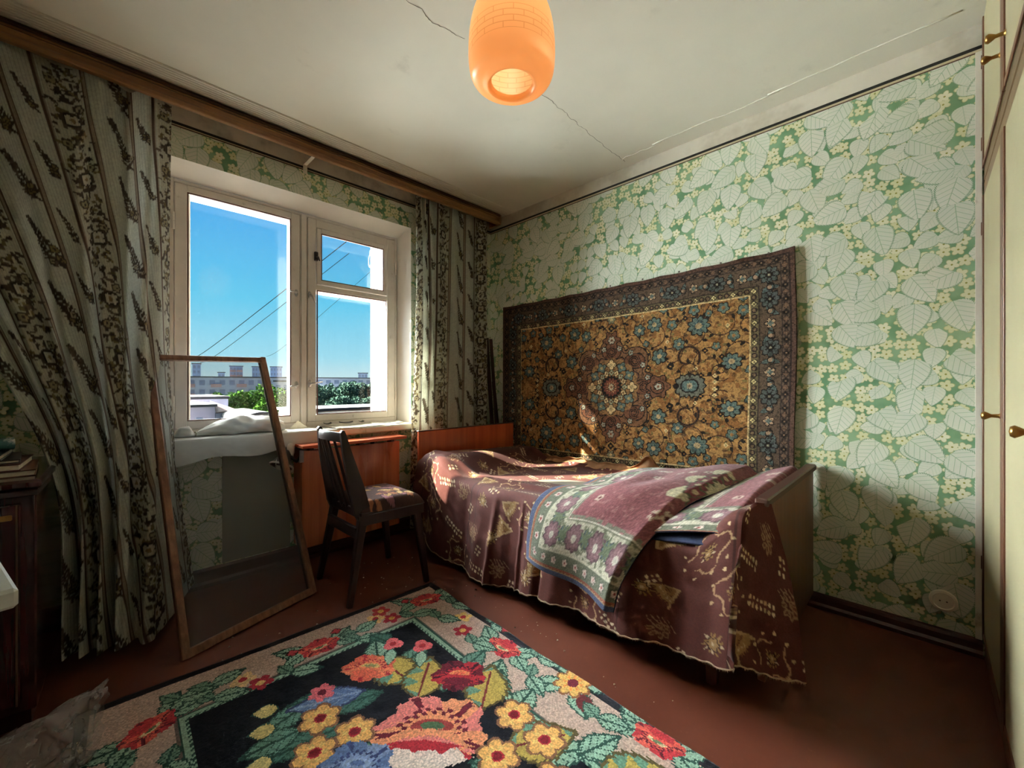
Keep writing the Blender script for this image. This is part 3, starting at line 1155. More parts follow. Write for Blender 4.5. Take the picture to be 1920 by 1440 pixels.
Z = top_z(P[:, :, 0], P[:, :, 1])
P[:, :, 2] = np.where(topmask, Z + 0.03 * np.sin(qcol * PI / 2)[None, :] * (P[:, :, 0] < 1.9), P[:, :, 2])
# vertical folds in the hanging side, deeper towards the hem
dd = np.clip((ssm - TOPW) / (ssm[-1] - TOPW), 0, 1)[:, None]
ly = np.concatenate([yy, yy[-1] - 0.30 * np.linspace(1 / NF, 1, NF)])[None, :]
fold = 0.020 * np.sin(ly * 2 * PI / 0.41 + 1.0) + 0.006 * np.sin(ly * 2 * PI / 0.19 + 0.4) + 0.002 * np.sin(ly * 2 * PI / 0.09)
pleat = -0.028 * np.exp(-((ly - 1.285) / 0.018) ** 2) + 0.022 * np.exp(-((ly - 1.62) / 0.02) ** 2) + 0.016 * np.exp(-((ly - 1.43) / 0.012) ** 2)
P[:, :, 0] += np.where(topmask, 0, -(fold * dd ** 0.8 + pleat * np.sin(dd * PI / 2)))
P[:, :, 2] += np.where(topmask, 0, 0.008 * np.sin(ly * 2 * PI / 0.05) * dd ** 6 * .3)
# slanting drag lines where the cloth is pulled off the pillow
drag = 0.012 * (vnoise((ly + dd * .8), dd * .6 + ly * 0, 11, 31) - .5)
P[:, :, 0] += np.where(topmask, 0, drag * np.sin(dd * PI))
U = np.broadcast_to(np.concatenate([1.96 * tt, 1.96 + 0.36 * np.linspace(1 / NF, 1, NF)])[None, :], P.shape[:2])
V_ = np.broadcast_to(ssm[:, None], P.shape[:2])
cols = sample(SPREAD, U, V_, 0.004)
M_spread = cloth_attr('bedspread_cloth', 0.8, 0.25, 500, 0.0, 0.10, 0.10)
spread = grid('bedspread', P, cols, M_spread, None, per_face=False)
tag(spread, 'maroon bedspread with gold and cream motifs hanging to the floor', 'bedspread')
# frayed hem
fr = MB()
hemline = P[-1]
for k in range(0, NT + NF, 1):
    p = Vector(hemline[k]); 
    for _ in range(2):
        o = Vector((random.uniform(-.004, .001), random.uniform(-.003, .003), random.uniform(-.012, -.004)))
        a = p + Vector((0, random.uniform(-.002, .002), 0))
        fr.add([a + Vector((0, -.0012, .003)), a + Vector((0, .0012, .003)), a + o], [(0, 1, 2)])
fr.tube([hemline[k] for k in range(0, NT + NF, 3)], .0028, 5)
M_fray = paint('frayed_threads', (176, 156, 130), 0.95, 0.2, 60)
fo = fr.build('frayed_hem', M_fray, spread)
fo['kind'] = 'stuff'
# ragged tan reverse turned up along the wall
M_tan = paint('bedspread_reverse', (164, 120, 82), 0.9, 0.2, 25)
n = 150
ys = np.linspace(2.12, 1.02, n + 1)
Q = np.zeros((7, n + 1, 3))
for j, y in enumerate(ys):
    w = .5 + .5 * float(vnoise(np.array([y]), np.array([.7]), 9, 14)[0])
    hgt = 0.010 + 0.030 * w + (0.075 * math.exp(-((y - 1.20) / .055) ** 2))
    for i in range(7):
        t = i / 6
        Q[i, j] = (2.355 + 0.030 * t + .035 * math.sin(t * PI) + .02 * math.sin(y * 19), y, 0.515 + hgt * math.sin(t * PI * .62) * 1.1 + .004 * math.sin(y * 60))
grid('turned_up_edge', Q, None, M_tan, spread)

# ---- folded rug thrown over the foot of the bed
BLUE, OLIVE, PALE, WINE, TEAL = (80, 88, 116), (128, 126, 112), (206, 200, 184), (140, 88, 92), (98, 112, 112)
cr_ = Canvas(1.20, 1.00, 0.004, WINE)
# u: from the blue selvedge inwards (x), v: along the rug (y, from front end)
for d, col in ((0.30, OLIVE), (0.285, PALE), (0.28, (120, 122, 104)), (0.135, (190, 186, 166)), (0.128, (112, 116, 100)), (0.058, (150, 92, 74)), (0.046, (170, 140, 110)), (0.038, BLUE)):
    m = (cr_.X < d) | (cr_.Y < d)
    cr_.a[m] = col
dmin = np.minimum(cr_.X, cr_.Y)
cr_.a[(dmin > .135) & (dmin < .275)] = (188, 184, 164)
vn = vnoise(cr_.X, cr_.Y, 70, 2)
cr_.a[(dmin > .135) & (dmin < .275) & (vn > .62)] = (126, 128, 108)
cr_.a[(dmin > .285) & (vn > .74)] = (158, 108, 110)
zig = (dmin > .038) & (dmin < .058) & (np.abs(((cr_.X + cr_.Y) * 40) % 1 - .5) * .04 + .036 > dmin)
cr_.a[zig] = (150, 96, 70)


def both(fn):
    for k in range(14):
        fn(lambda d, l: (d, l), k)
        fn(lambda d, l: (l, d), k)


def border_small(f, k):
    x, y = f(.093, .10 + k * .078)
    cr_.flower(x, y, .020, 5, (206, 186, 176), (150, 70, 70), (90, 96, 84), deep=.45)


def border_big(f, k):
    if k < 7:
        x, y = f(.205, .205 + k * .155)
        cr_.flower(x, y, .052, 9, (134, 102, 108), (196, 190, 176), (104, 82, 86), deep=.2, alt=(156, 122, 126))
        x, y = f(.215, .285 + k * .155)
        cr_.flower(x, y, .034, 6, TEAL, (150, 150, 130), (70, 80, 80), deep=.35)
        for q in range(7):
            cr_.leaf(x, y, q * .9, .055, .008, (110, 120, 96), None, None)


both(border_small)
both(border_big)
for k in range(26):
    x, y = .33 + r2.random() * .8, .33 + r2.random() * .6
    cr_.flower(x, y, .022, 5, (196, 176, 160), (110, 60, 64), None, deep=.5)
cr_.polar(.80, .62, .24, lambda t: .19 + .03 * np.cos(8 * t), (206, 198, 168))
for k in range(16):
    t = k * 2 * PI / 16
    cr_.flower(.80 + .13 * math.cos(t), .62 + .13 * math.sin(t), .035, 6, (132, 76, 84), (196, 180, 150), (100, 104, 84))
RUG2 = cr_.out(0.14, 4)
M_rug2 = cloth_attr('folded_rug_pile', 0.95, 0.5, 420, 0.0, 0.2, 0.15)
M_rug_under = paint('blue_rug_underside', (50, 58, 86), 0.95, 0.15, 120, 0.3, 300)
rug2 = thing('folded_rug', 'folded patterned rug with blue edge lying across the foot of the bed', 'rug', (1.8, 0.8, 0.55))


def catmull(ctrl, n):
    ctrl = np.asarray(ctrl, float)
    k = len(ctrl)
    t = np.linspace(0, k - 1, n)
    i = np.clip(t.astype(int), 0, k - 2)
    f = (t - i)[:, None]
    p0, p1, p2, p3 = ctrl[np.clip(i - 1, 0, k - 1)], ctrl[i], ctrl[i + 1], ctrl[np.clip(i + 2, 0, k - 1)]
    return 0.5 * ((2 * p1) + (-p0 + p2) * f + (2 * p0 - 5 * p1 + 4 * p2 - p3) * f ** 2 + (-p0 + 3 * p1 - 3 * p2 + p3) * f ** 3)


NA, NU = 170, 150
left = catmull([(1.95, 1.20, .575), (1.78, 1.17, .590), (1.66, 1.17, .575), (1.555, 1.27, .560), (1.470, 1.305, .500), (1.425, 1.30, .38), (1.418, 1.295, .275)], NA + 1)
right = catmull([(2.30, 0.585, .655), (2.06, 0.60, .660), (1.86, 0.62, .655), (1.66, .675, .625), (1.50, 0.755, .500), (1.425, 0.82, .335), (1.412, 0.845, .20)], NA + 1)
ua = np.linspace(0, 1, NU + 1)
aa = np.linspace(0, 1, NA + 1)
T = np.zeros((NA + 1, NU + 1, 3))
curl_r = 0.016
for i in range(NA + 1):
    base = left[i][None, :] * (1 - ua[:, None]) + right[i][None, :] * ua[:, None]
    a = aa[i]
    hump = 0.030 * np.sin(ua * PI) * (1 - a) + 0.035 * np.exp(-((ua - .35 - .3 * a) / .13) ** 2) * np.exp(-((a - .32) / .2) ** 2) - 0.020 * np.exp(-((ua - .55) / .12) ** 2) * np.exp(-((a - .42) / .2) ** 2)
    out = np.where(a > .55, (a - .55) / .45, 0)
    base[:, 2] += hump * (1 - out) + .012 * np.sin(ua * 9 + a * 4) * (1 - out)
    base[:, 0] -= out * (0.028 * np.sin(ua * 2 * PI * 1.1 + .4) + .018 * ua)
    # the far edge turns under in a tight fold
    m = ua > .93
    th = np.where(m, (ua - .93) / .07 * PI, 0)
    nrm = np.array([-1 * out, 0, 1 - out])
    nrm = nrm / np.linalg.norm(nrm)
    base -= (1 - np.cos(th))[:, None] * nrm[None, :] * curl_r
    T[i] = base
Um = np.broadcast_to((ua * 0.74)[None, :], T.shape[:2])
Vm = np.broadcast_to(((1 - aa) * 0.92)[:, None], T.shape[:2])
top = grid('top_layer', T[:, ::-1], sample(RUG2, Um, Vm, .004)[:, ::-1], M_rug2, rug2, per_face=False, mats=[M_rug_under])
sm = top.modifiers.new('thickness', 'SOLIDIFY')
sm.thickness = 0.009
sm.offset = 0.0
sm.material_offset = 1
sm.material_offset_rim = 1
# lower layer: a loose loop coming out from under the fold
NA2, NC = 90, 120
lo_l = catmull([(2.34, 0.70, .570), (2.05, 0.72, .570), (1.80, 0.76, .550), (1.63, .80, .520), (1.53, .82, .475)], NA2 + 1)
lo_r = catmull([(2.34, 0.452, .665), (2.05, 0.455, .660), (1.80, 0.46, .650), (1.62, 0.475, .610), (1.525, .515, .540)], NA2 + 1)
L2 = np.zeros((NA2 + 1, NC + 1, 3))
cc = np.linspace(0, 1, NC + 1)
for i in range(NA2 + 1):
    for j, c in enumerate(cc):
        if c < .55:
            t = c / .55
            p = lo_l[i] * (1 - t) + lo_r[i] * t
            p = p + np.array([0, 0, .006 * math.sin(t * PI) + .014 * t])
        elif c < .72:
            th = (c - .55) / .17 * PI
            p = lo_r[i] + np.array([-.004, -.024 * math.sin(th), .014 * math.cos(th) - .010 * (1 - math.cos(th))])
        else:
            t = (c - .72) / .28
            p = lo_r[i] * (1 - t) + lo_l[i] * t + np.array([0, 0, -.034 + .020 * t])
        L2[i, j] = p
Um = np.broadcast_to(np.where(cc < .55, .10 + cc * .55, .40)[None, :], L2.shape[:2])
Vm = np.broadcast_to((0.04 + (1 - np.linspace(0, 1, NA2 + 1)) * 0.9)[:, None], L2.shape[:2])
low = grid('lower_loop', L2[:, ::-1], sample(RUG2, Um, Vm, .004)[:, ::-1], M_rug2, rug2, per_face=False, mats=[M_rug_under])
sm = low.modifiers.new('thickness', 'SOLIDIFY')
sm.thickness = 0.008
sm.offset = 0.0
sm.material_offset = 1
sm.material_offset_rim = 1

# ---- wall carpet
GOLDB, DARKB, INK, TEALB, IVORY, RUST, OLIVEB = (160, 120, 72), (84, 68, 58), (42, 36, 34), (92, 108, 102), (200, 172, 124), (118, 76, 52), (110, 98, 70)
CW, CH = 2.075, 1.36
k_ = Canvas(CW, CH, 0.004, GOLDB)
cx0, cy0 = CW / 2, CH / 2
mott = vnoise(k_.X, k_.Y, 34, 6)
k_.a[mott > .60] = (134, 92, 50)
k_.a[(mott < .22)] = (172, 126, 74)


def sym(fn):
    for sx in (-1, 1):
        for sy in (-1, 1):
            fn(lambda x, y: (cx0 + sx * x, cy0 + sy * y), sx, sy)


def spiral(x, y, r, turns, a0, dirn, n=40):
    return [(x + r * (1 - t * .72) * math.cos(a0 + dirn * turns * 2 * PI * t), y + r * (1 - t * .72) * math.sin(a0 + dirn * turns * 2 * PI * t)) for t in np.linspace(0, 1, n)]


def quadrant(f, sx, sy):
    r3 = random.Random(3)
    # small scattered leaves
    for q in range(330):
        x, y = r3.uniform(.02, .86), r3.uniform(.02, .50)
        a = r3.uniform(0, 6.28)
        p = f(x, y)
        k_.leaf(p[0], p[1], a if sx * sy > 0 else -a, .026, .008, r3.choice([(126, 86, 48), (110, 76, 46), (140, 104, 60), (122, 104, 62)]))
    # vines
    for (x, y, r, tu, a0, d) in ((.30, .33, .115, 1.0, 2.4, 1), (.52, .30, .125, 1.1, 3.4, -1), (.70, .36, .12, .9, 2.0, 1), (.62, .12, .10, 1.2, 1.2, 1), (.15, .40, .085, 1.1, .5, -1), (.79, .17, .085, 1.0, 3.6, -1), (.42, .44, .075, 1.0, 5.0, 1), (.22, .20, .07, 1.1, 4.0, 1), (.40, .20, .08, 1.0, 1.0, -1), (.60, .44, .07, 1.0, 3.0, 1), (.82, .33, .07, 1.2, 2.0, -1), (.68, .08, .06, 1.0, 5.5, -1), (.06, .44, .05, 1.0, 2.0, 1), (.50, .08, .06, 1.0, .5, 1)):
        pts = [f(px_ , py_) for px_, py_ in spiral(x, y, r, tu, a0, d)]
        k_.stroke(pts, .0060, (74, 50, 38))
        for t in (6, 14, 22, 30, 36):
            k_.leaf(pts[t][0], pts[t][1], t * 1.3, .030, .010, INK if t % 4 else (96, 70, 48))
    # curled acanthus beside the pendants
    pts = [f(*p) for p in spiral(.50, .17, .075, 1.3, -.6, 1)]
    k_.stroke(pts[:26], .016, (92, 60, 42)); k_.stroke(pts[:30], .007, INK)
    # teal palmettes
    for (x, y, r, n, sq) in ((.565, .345, .060, 9, .9), (.33, .185, .045, 6, 1), (.30, .385, .045, 7, 1), (.20, .36, .038, 6, 1), (.41, .37, .030, 5, 1), (.45, .25, .034, 6, 1), (.70, .43, .030, 5, 1),
                             (.75, .27, .030, 5, 1), (.66, .22, .022, 5, 1), (.54, .44, .030, 5, 1), (.47, .475, .026, 5, 1), (.80, .40, .030, 5, 1), (.74, .13, .052, 8, .85), (.83, .08, .022, 4, 1), (.80, .47, .022, 5, 1), (.36, .47, .024, 5, 1), (.11, .475, .022, 5, 1), (.245, .27, .020, 4, 1), (.62, .41, .020, 4, 1), (.40, .12, .018, 4, 1)):
        p = f(x, y)
        k_.flower(p[0], p[1], r, n, TEALB if r > .019 else INK, (168, 142, 104) if r > .03 else (150, 110, 70), INK, ang=.3 * sx, sq=sq, alt=(60, 80, 84) if r > .03 else None, deep=.32)
    for (x, y) in ((.58, .06), (.66, .05), (.60, .20), (.26, .12), (.87, .30), (.87, .20), (.12, .30), (.49, .40), (.87, .44), (.69, .16)):
        p = f(x, y)
        k_.flower(p[0], p[1], .017, 4, INK, (160, 110, 60), None, deep=.5)
    for (x, y) in ((.655, .02), (.655, .055), (.22, .45), (.38, .27), (.72, .33), (.55, .10)):
        p = f(x, y)
        k_.flower(p[0], p[1], .013, 4, IVORY, (120, 120, 80), None, deep=.4)


sym(quadrant)
# central medallion, built outwards-in
def lob(a, b, n, ph=0.0):
    return lambda t: a + b * np.abs(np.cos(n * t / 2 + ph))
k_.polar(cx0, cy0, .40, lob(.262, .075, 8), INK)
k_.polar(cx0, cy0, .40, lob(.254, .075, 8), (122, 86, 60))
for k in range(16):
    t = k * PI / 8
    k_.stroke(spiral(cx0 + .272 * math.cos(t), cy0 + .272 * math.sin(t), .034, 1.3, t * 2, 1 if k % 2 else -1, 22), .0055, INK)
k_.polar(cx0, cy0, .40, lambda t: .205 + .010 * np.cos(16 * t), INK)
k_.polar(cx0, cy0, .40, lambda t: .198 + .010 * np.cos(16 * t), (116, 78, 58))
for k in range(8):
    t = k * PI / 4
    x, y = cx0 + .235 * math.cos(t), cy0 + .235 * math.sin(t)
    k_.polar(x, y, .09, lambda tt_: .062 + .012 * np.cos(2 * tt_), INK)
    k_.polar(x, y, .09, lambda tt_: .056 + .012 * np.cos(2 * tt_), (112, 72, 52))
    k_.stroke(spiral(x, y, .040, 1.2, t, 1, 24), .006, INK)
    k_.stroke(spiral(x, y, .040, 1.2, t + PI, 1, 24), .006, INK)
    for q in (-.45, .45):
        k_.flower(cx0 + .262 * math.cos(t + q * .5), cy0 + .262 * math.sin(t + q * .5), .017, 5, (150, 150, 136), RUST, INK)
for dx in (-1, 1):
    k_.polar(cx0 + dx * .325, cy0, .10, lambda t: .072 + .010 * np.cos(6 * t), INK)
    k_.polar(cx0 + dx * .325, cy0, .10, lambda t: .065 + .010 * np.cos(6 * t), (112, 74, 54))
    k_.stroke(spiral(cx0 + dx * .325, cy0, .05, 1.5, 0, dx, 30), .006, INK)
    k_.flower(cx0 + dx * .325, cy0, .022, 5, (160, 156, 140), RUST, INK)
    k_.polar(cx0 + dx * .515, cy0, .11, lambda t: .062 + .03 * np.abs(np.cos(t)) + .006 * np.cos(14 * t), INK)
    k_.polar(cx0 + dx * .515, cy0, .11, lambda t: .054 + .03 * np.abs(np.cos(t)) + .006 * np.cos(14 * t), (104, 104, 92))
    k_.polar(cx0 + dx * .515, cy0, .11, lambda t: .036 + .018 * np.abs(np.cos(t)), INK)
    k_.polar(cx0 + dx * .515, cy0, .11, lambda t: .029 + .016 * np.abs(np.cos(t)), (92, 110, 106))
    k_.flower(cx0 + dx * .515, cy0, .020, 8, (170, 150, 120), RUST, None)
    k_.polar(cx0 + dx * .435, cy0, .03, lambda t: .018 + 0 * t, INK)
for dy in (-1, 1):
    k_.polar(cx0, cy0 + dy * .315, .09, lambda t: .060 + .012 * np.cos(6 * t), INK)
    k_.polar(cx0, cy0 + dy * .315, .09, lambda t: .053 + .012 * np.cos(6 * t), (112, 74, 54))
    k_.flower(cx0, cy0 + dy * .315, .026, 6, (158, 150, 132), RUST, INK)
    k_.flower(cx0, cy0 + dy * .395, .024, 4, INK, (160, 120, 70), None)
    k_.flower(cx0, cy0 + dy * .455, .030, 6, (126, 122, 96), IVORY, INK)
k_.polar(cx0, cy0, .30, lob(.185, .012, 16), (140, 104, 66))
for k in range(12):
    t = k * PI / 6
    k_.flower(cx0 + .150 * math.cos(t), cy0 + .150 * math.sin(t), .034, 4, TEALB if k % 3 else IVORY, (160, 140, 100), INK, ang=t, deep=.45)
for k in range(16):
    t = k * PI / 8
    k_.flower(cx0 + .098 * math.cos(t), cy0 + .098 * math.sin(t), .018, 4, IVORY if k % 2 else (150, 150, 120), RUST, INK, ang=t)
k_.polar(cx0, cy0, .1, lob(.070, .010, 20), INK)
k_.flower(cx0, cy0, .062, 14, (120, 66, 52), INK, None, deep=.25, alt=(176, 132, 92))
k_.flower(cx0, cy0, .024, 8, (176, 160, 130), RUST, INK)
# borders, over the field
D = np.minimum(np.minimum(k_.X, CW - k_.X), np.minimum(k_.Y, CH - k_.Y))
for d, col in ((.212, IVORY), (.206, OLIVEB), (.168, (70, 58, 50)), (.162, (94, 76, 62)), (.066, (60, 50, 46)), (.060, (96, 78, 66)), (.028, (58, 46, 42)), (.022, (92, 68, 58))):
    k_.a[D < d] = col


def run(d, step, phase, fn):
    n = int((CW - 2 * d) / step)
    for i in range(n + 1):
        x = d + (CW - 2 * d) * i / n
        fn(x, d, i + phase); fn(x, CH - d, i + phase)
    n2 = int((CH - 2 * d) / step)
    for i in range(1, n2):
        y = d + (CH - 2 * d) * i / n2
        fn(d, y, i + phase); fn(CW - d, y, i + phase)


def guard(x, y, i):
    if i % 3:
        k_.ell(x, y, .015, .015, (60, 48, 44)); k_.ell(x, y, .008, .008, (122, 98, 74))
    else:
        k_.flower(x, y, .013, 4, (200, 184, 130), (80, 60, 50), (70, 60, 50), deep=.5)


def main_b(x, y, i):
    k = i % 4
    if k == 0:
        k_.flower(x, y, .044, 8, (84, 90, 86), (130, 112, 92), INK, deep=.3, alt=(46, 42, 42))
        k_.flower(x, y, .020, 4, INK, (150, 140, 116), None)
    elif k == 2:
        k_.flower(x, y, .025, 5, (176, 146, 116), RUST, INK, deep=.55)
        k_.flower(x, y, .014, 4, (96, 110, 104), None, None)
    else:
        for s in (-1, 1):
            k_.leaf(x, y, 1.2 * s + i, .046, .012, (84, 98, 94), INK)
            k_.stroke(spiral(x, y, .026, 1.0, s * 1.5, s, 16), .005, INK)
        k_.ell(x, y, .010, .010, (160, 130, 104))


def outer_b(x, y, i):
    k_.flower(x, y, .014, 4, INK if i % 2 else (110, 84, 66), (120, 96, 76), (64, 52, 46), deep=.4)


for dd_ in (.114,):
    run(dd_, .062, 0, main_b)
run(.187, .033, 0, guard)
run(.044, .034, 0, outer_b)
fine = vnoise(k_.X, k_.Y, 110, 15)
k_.a *= (1 - .22 * (fine > .66))[..., None]
CARPET = k_.out(0.14, 8)
nv, nu = CARPET.shape[:2]
us = np.linspace(0, 1, nu + 1)
vs = np.linspace(0, 1, nv + 1)
Uc, Vc = np.meshgrid(us, vs)
topz = 1.751 + (1.716 - 1.751) * Uc
scal = 0.006 * np.abs(np.sin(Uc * PI * 9)) * Vc ** 6 + 0.010 * np.sin(Uc * PI) * Vc
Yc = 0.455 + (2.532 - 0.455) * Uc + 0.006 * np.sin(Vc * 7) * (1 - Uc)
Zc = topz - CH * (1 - Vc) - scal
Xc = XB - 0.016 - 0.006 * (np.sin(Uc * 13 + 1) * .5 + .5) * (1 - .5 * Vc) - 0.016 * np.exp(-Uc / .03) * .6
# u runs towards the window; flip so the pattern's right side stays right
Pc = np.stack([Xc, Yc, Zc], -1)
P2, C2 = skirted(Pc, CARPET, (0.012, 0, 0))
M_carpet = cloth_attr('wall_carpet_pile', 0.95, 0.5, 380, 0.0, 0.15, 0.12)
wc = grid('wall_carpet', P2, C2, M_carpet, None, True)
tag(wc, 'golden-brown medallion carpet with dark border hung on the wall', 'wall carpet')
M_loop = paint('carpet_nail', (120, 110, 100), 0.5, metal=0.5)
for k in range(9):
    u = (k + .5) / 9
    MB().lathe([(0, .004), (.005, .003), (.006, 0)], (XB - .028, 0.455 + 2.077 * u, 1.751 - .035 * u - .010), 10, Matrix.Rotation(-PI / 2, 3, 'Y')).build('nail', M_loop, wc, True)

# ---- floor rug
NAVY, SAND, LEAF, LEAFD, RED, DRED, PINK, YEL, SALM, SKYB = (26, 28, 38), (194, 166, 152), (152, 186, 164), (46, 84, 74), (182, 44, 58), (112, 28, 48), (216, 122, 118), (224, 180, 104), (226, 106, 84), (98, 122, 168)
RWd, RLn = 1.31, 2.02
RX0, RYF = -0.028, 1.868            # far left corner in rug axes before turning
g = Canvas(RWd, RLn, 0.0045, NAVY)
ROT = math.radians(-2.3)


def rp(x, y):
    """room floor position -> rug position (x from the left edge, y measured from the far end)"""
    dx, dy = x - 1.278, y - 1.872
    c, s = math.cos(-ROT), math.sin(-ROT)
    return RWd + dx * c - dy * s, -(dx * s + dy * c)


# rows run from the far end, so canvas y = distance from the far end
D = np.minimum(np.minimum(g.X, RWd - g.X), np.minimum(g.Y, RLn - g.Y))
jag = .004 * np.sign(np.sin((g.X + g.Y) * 300))
g.a[D < .262] = LEAFD
g.a[D < .256 + jag] = LEAF
g.a[D < .240] = LEAFD
g.a[D < .232] = (120, 104, 100)
g.a[D < .226] = SAND
bn = vnoise(g.X, g.Y, 60, 9)
g.a[(D < .226) & (bn > .7)] = (198, 172, 158)
g.a[D < .030] = (34, 32, 40)


def rleaf(x, y, a, L=.11, W=.036, c=LEAF):
    g.leaf(x, y, a, L, W, c, LEAFD, LEAFD, None, .25)


def corsage(x, y, a):
    """border spray: rose, leaves and small blooms"""
    rleaf(x + .05 * math.cos(a), y + .05 * math.sin(a), a + .5, .12, .034)
    rleaf(x + .05 * math.cos(a), y + .05 * math.sin(a), a - .6, .11, .034)
    rleaf(x - .05 * math.cos(a), y - .05 * math.sin(a), a + PI + .6, .12, .036)
    rleaf(x - .05 * math.cos(a), y - .05 * math.sin(a), a + PI - .5, .10, .032)
    g.rose(x, y, .082, ((196, 56, 66), (222, 96, 84), DRED, (224, 206, 160), (110, 130, 96)), a, .7)


def small_bloom(x, y, c, core, r=.036):
    g.flower(x, y, r, 5, c, core, None, deep=.4, ang=.4)


# far border (left to right), then the bed-side border, from where the photograph shows them
for (x, y, a) in ((.128, 1.69, -.6), (.650, 1.735, .05), (1.16, 1.742, .2)):
    u, v = rp(x, y); corsage(u, v, a)
for (x, y, a) in ((1.165, 1.205, 1.4), (1.185, .565, 1.5), (1.18, -.05, 1.5)):
    u, v = rp(x, y); corsage(u, v, a)
for (x, y, c, core) in ((.425, 1.672, (176, 44, 64), (224, 190, 120)), (.385, 1.735, (224, 190, 140), RED), (.959, 1.715, (176, 44, 64), (224, 170, 90)), (.905, 1.76, (230, 190, 130), RED), (1.124, 1.41, (176, 40, 60), YEL), (1.19, 1.49, (232, 196, 120), RED),
                        (.95, 1.80, (190, 60, 70), YEL)):
    u, v = rp(x, y); small_bloom(u, v, c, core, .043)
for (x, y) in ((1.20, .885), (1.19, .25)):
    u, v = rp(x, y)
    for a in (.9, 2.2, 3.9, 5.4):
        rleaf(u + .03 * math.cos(a), v + .03 * math.sin(a), a, .125, .04)
    g.leaf(u - .02, v + .05, 2.2, .10, .03, (104, 40, 44))
    g.flower(u, v, .062, 8, YEL, DRED, (150, 96, 60), deep=.35, alt=(232, 150, 80))
for (x, y, a) in ((.29, 1.70, .3), (.52, 1.655, .5), (.80, 1.72, -.3), (.78, 1.665, .4), (1.04, 1.665, .3), (1.23, 1.62, 1.2), (1.11, 1.57, 1.0), (1.25, 1.36, 1.5), (1.10, 1.31, 1.2), (1.23, 1.07, 1.4), (1.12, 1.02, 1.9), (1.13, .74, 1.2), (1.25, .72, 1.7), (1.11, .42, 1.2), (1.24, .38, 1.5), (.21, 1.78, .2), (.05, 1.56, 1.4), (.15, 1.50, 1.2), (.08, 1.35, 1.5), (.30, 1.78, -.2)):
    u, v = rp(x, y); rleaf(u, v, a, .105, .034)
    rleaf(u, v, a + PI + .7, .07, .026, (120, 156, 136))
for (x, y) in ((1.255, 1.28), (1.265, 1.0), (1.26, .80), (1.27, .48), (.56, 1.77), (.74, 1.79), (1.08, 1.80)):
    u, v = rp(x, y); g.flower(u, v, .018, 4, (200, 70, 80), None, (90, 50, 50))
# left border
for y in (1.2, .62, .05):
    u, v = rp(.10, y); corsage(u, v, 1.5)
# central bouquet
for (x, y, a, L) in ((.62, 1.42, 2.8, .17), (.70, 1.33, 2.9, .20), (.50, 1.45, 3.4, .14), (.55, 1.28, 3.0, .22), (.45, 1.36, 3.1, .15), (.83, 1.40, .3, .13), (.97, 1.22, .2, .13), (1.0, 1.10, .5, .12), (.95, 1.02, .7, .15), (.86, 1.18, 1.0, .13),
                     (.60, 1.10, 2.6, .16), (.50, 1.08, 3.0, .15), (.75, .90, -1.2, .16), (.90, .78, -.6, .16), (.62, .92, 4.0, .17), (.98, .70, -.3, .14), (.47, .95, 3.4, .15), (.40, 1.20, 3.0, .13), (.86, 1.56, 1.9, .10), (.78, 1.50, 1.2, .12), (.98, .95, .2, .10)):
    u, v = rp(x, y); g.leaf(u, v, -a, L, .045, r2.choice([LEAF, (104, 146, 130), (78, 120, 108)]), LEAFD, LEAFD, None, .25)
for (x, y, a) in ((.80, 1.31, 1.7), (.90, 1.03, .7), (.86, .86, -.5), (.78, 1.22, .8), (.96, .62, -.7)):
    u, v = rp(x, y); g.leaf(u, v, -a, .20, .075, (186, 162, 84), (96, 84, 50), None, (104, 148, 128), .2)
    g.stroke([(u, v), (u + .17 * math.cos(-a), v + .17 * math.sin(-a))], .008, (120, 40, 44))
for (x, y, a) in ((.66, 1.38, .2), (.55, 1.16, 2.0), (.50, 1.12, 1.2)):
    u, v = rp(x, y); g.leaf(u, v, -a - 2.6, .22, .05, SKYB, (60, 70, 110), (140, 160, 196), None, .2)
u, v = rp(.735, 1.475); g.rose(u, v, .105, (SALM, (232, 130, 96), RED, (226, 190, 120), (150, 150, 100)), 3.93, .75)
u, v = rp(.945, 1.205); g.rose(u, v, .105, (DRED, RED, (72, 20, 40), (232, 146, 96), (226, 110, 80)), 3.93, .8)
u, v = rp(.735, 1.075); g.rose(u, v, .185, ((224, 128, 122), (228, 150, 110), DRED, (160, 60, 60), (80, 110, 80)), 3.93, .8)
g.leaf(u - .160, v - .030, .785, .28, .058, (228, 208, 196), None, None, RED, .25)
g.leaf(u - .125, v - .045, .785, .23, .020, RED, None, None, None, .2)
for (x, y) in ((.512, 1.36), (.566, 1.233), (.453, 1.244), (.955, .935), (.95, .805), (.815, .863), (.86, .70), (.40, 1.10)):
    u, v = rp(x, y); g.flower(u, v, .058, 6, (232, 178, 106), (190, 50, 60), (140, 96, 70), deep=.3, alt=(238, 198, 120))
    g.ell(u, v, .014, .014, (130, 24, 40))
u, v = rp(.518, 1.12); g.rose(u, v, .11, (SKYB, (130, 150, 190), (60, 72, 120), (150, 170, 204), (90, 110, 160)), 3.93, .8)
u, v = rp(.56, 1.47); g.flower(u, v, .045, 6, (226, 110, 120), (110, 24, 50), None, deep=.35)
for (x, y) in ((.40, 1.42), (.36, 1.30), (.43, 1.50)):
    u, v = rp(x, y); g.leaf(u, v, -2.8, .07, .03, (214, 196, 130), LEAFD)
for (x, y) in ((.869, 1.54), (.945, 1.445)):
    u, v = rp(x, y); g.flower(u, v, .042, 3, (226, 104, 110), (190, 50, 60), None, deep=.35, ang=.8); g.leaf(u - .02, v + .03, 2.2, .09, .022, LEAF, LEAFD)
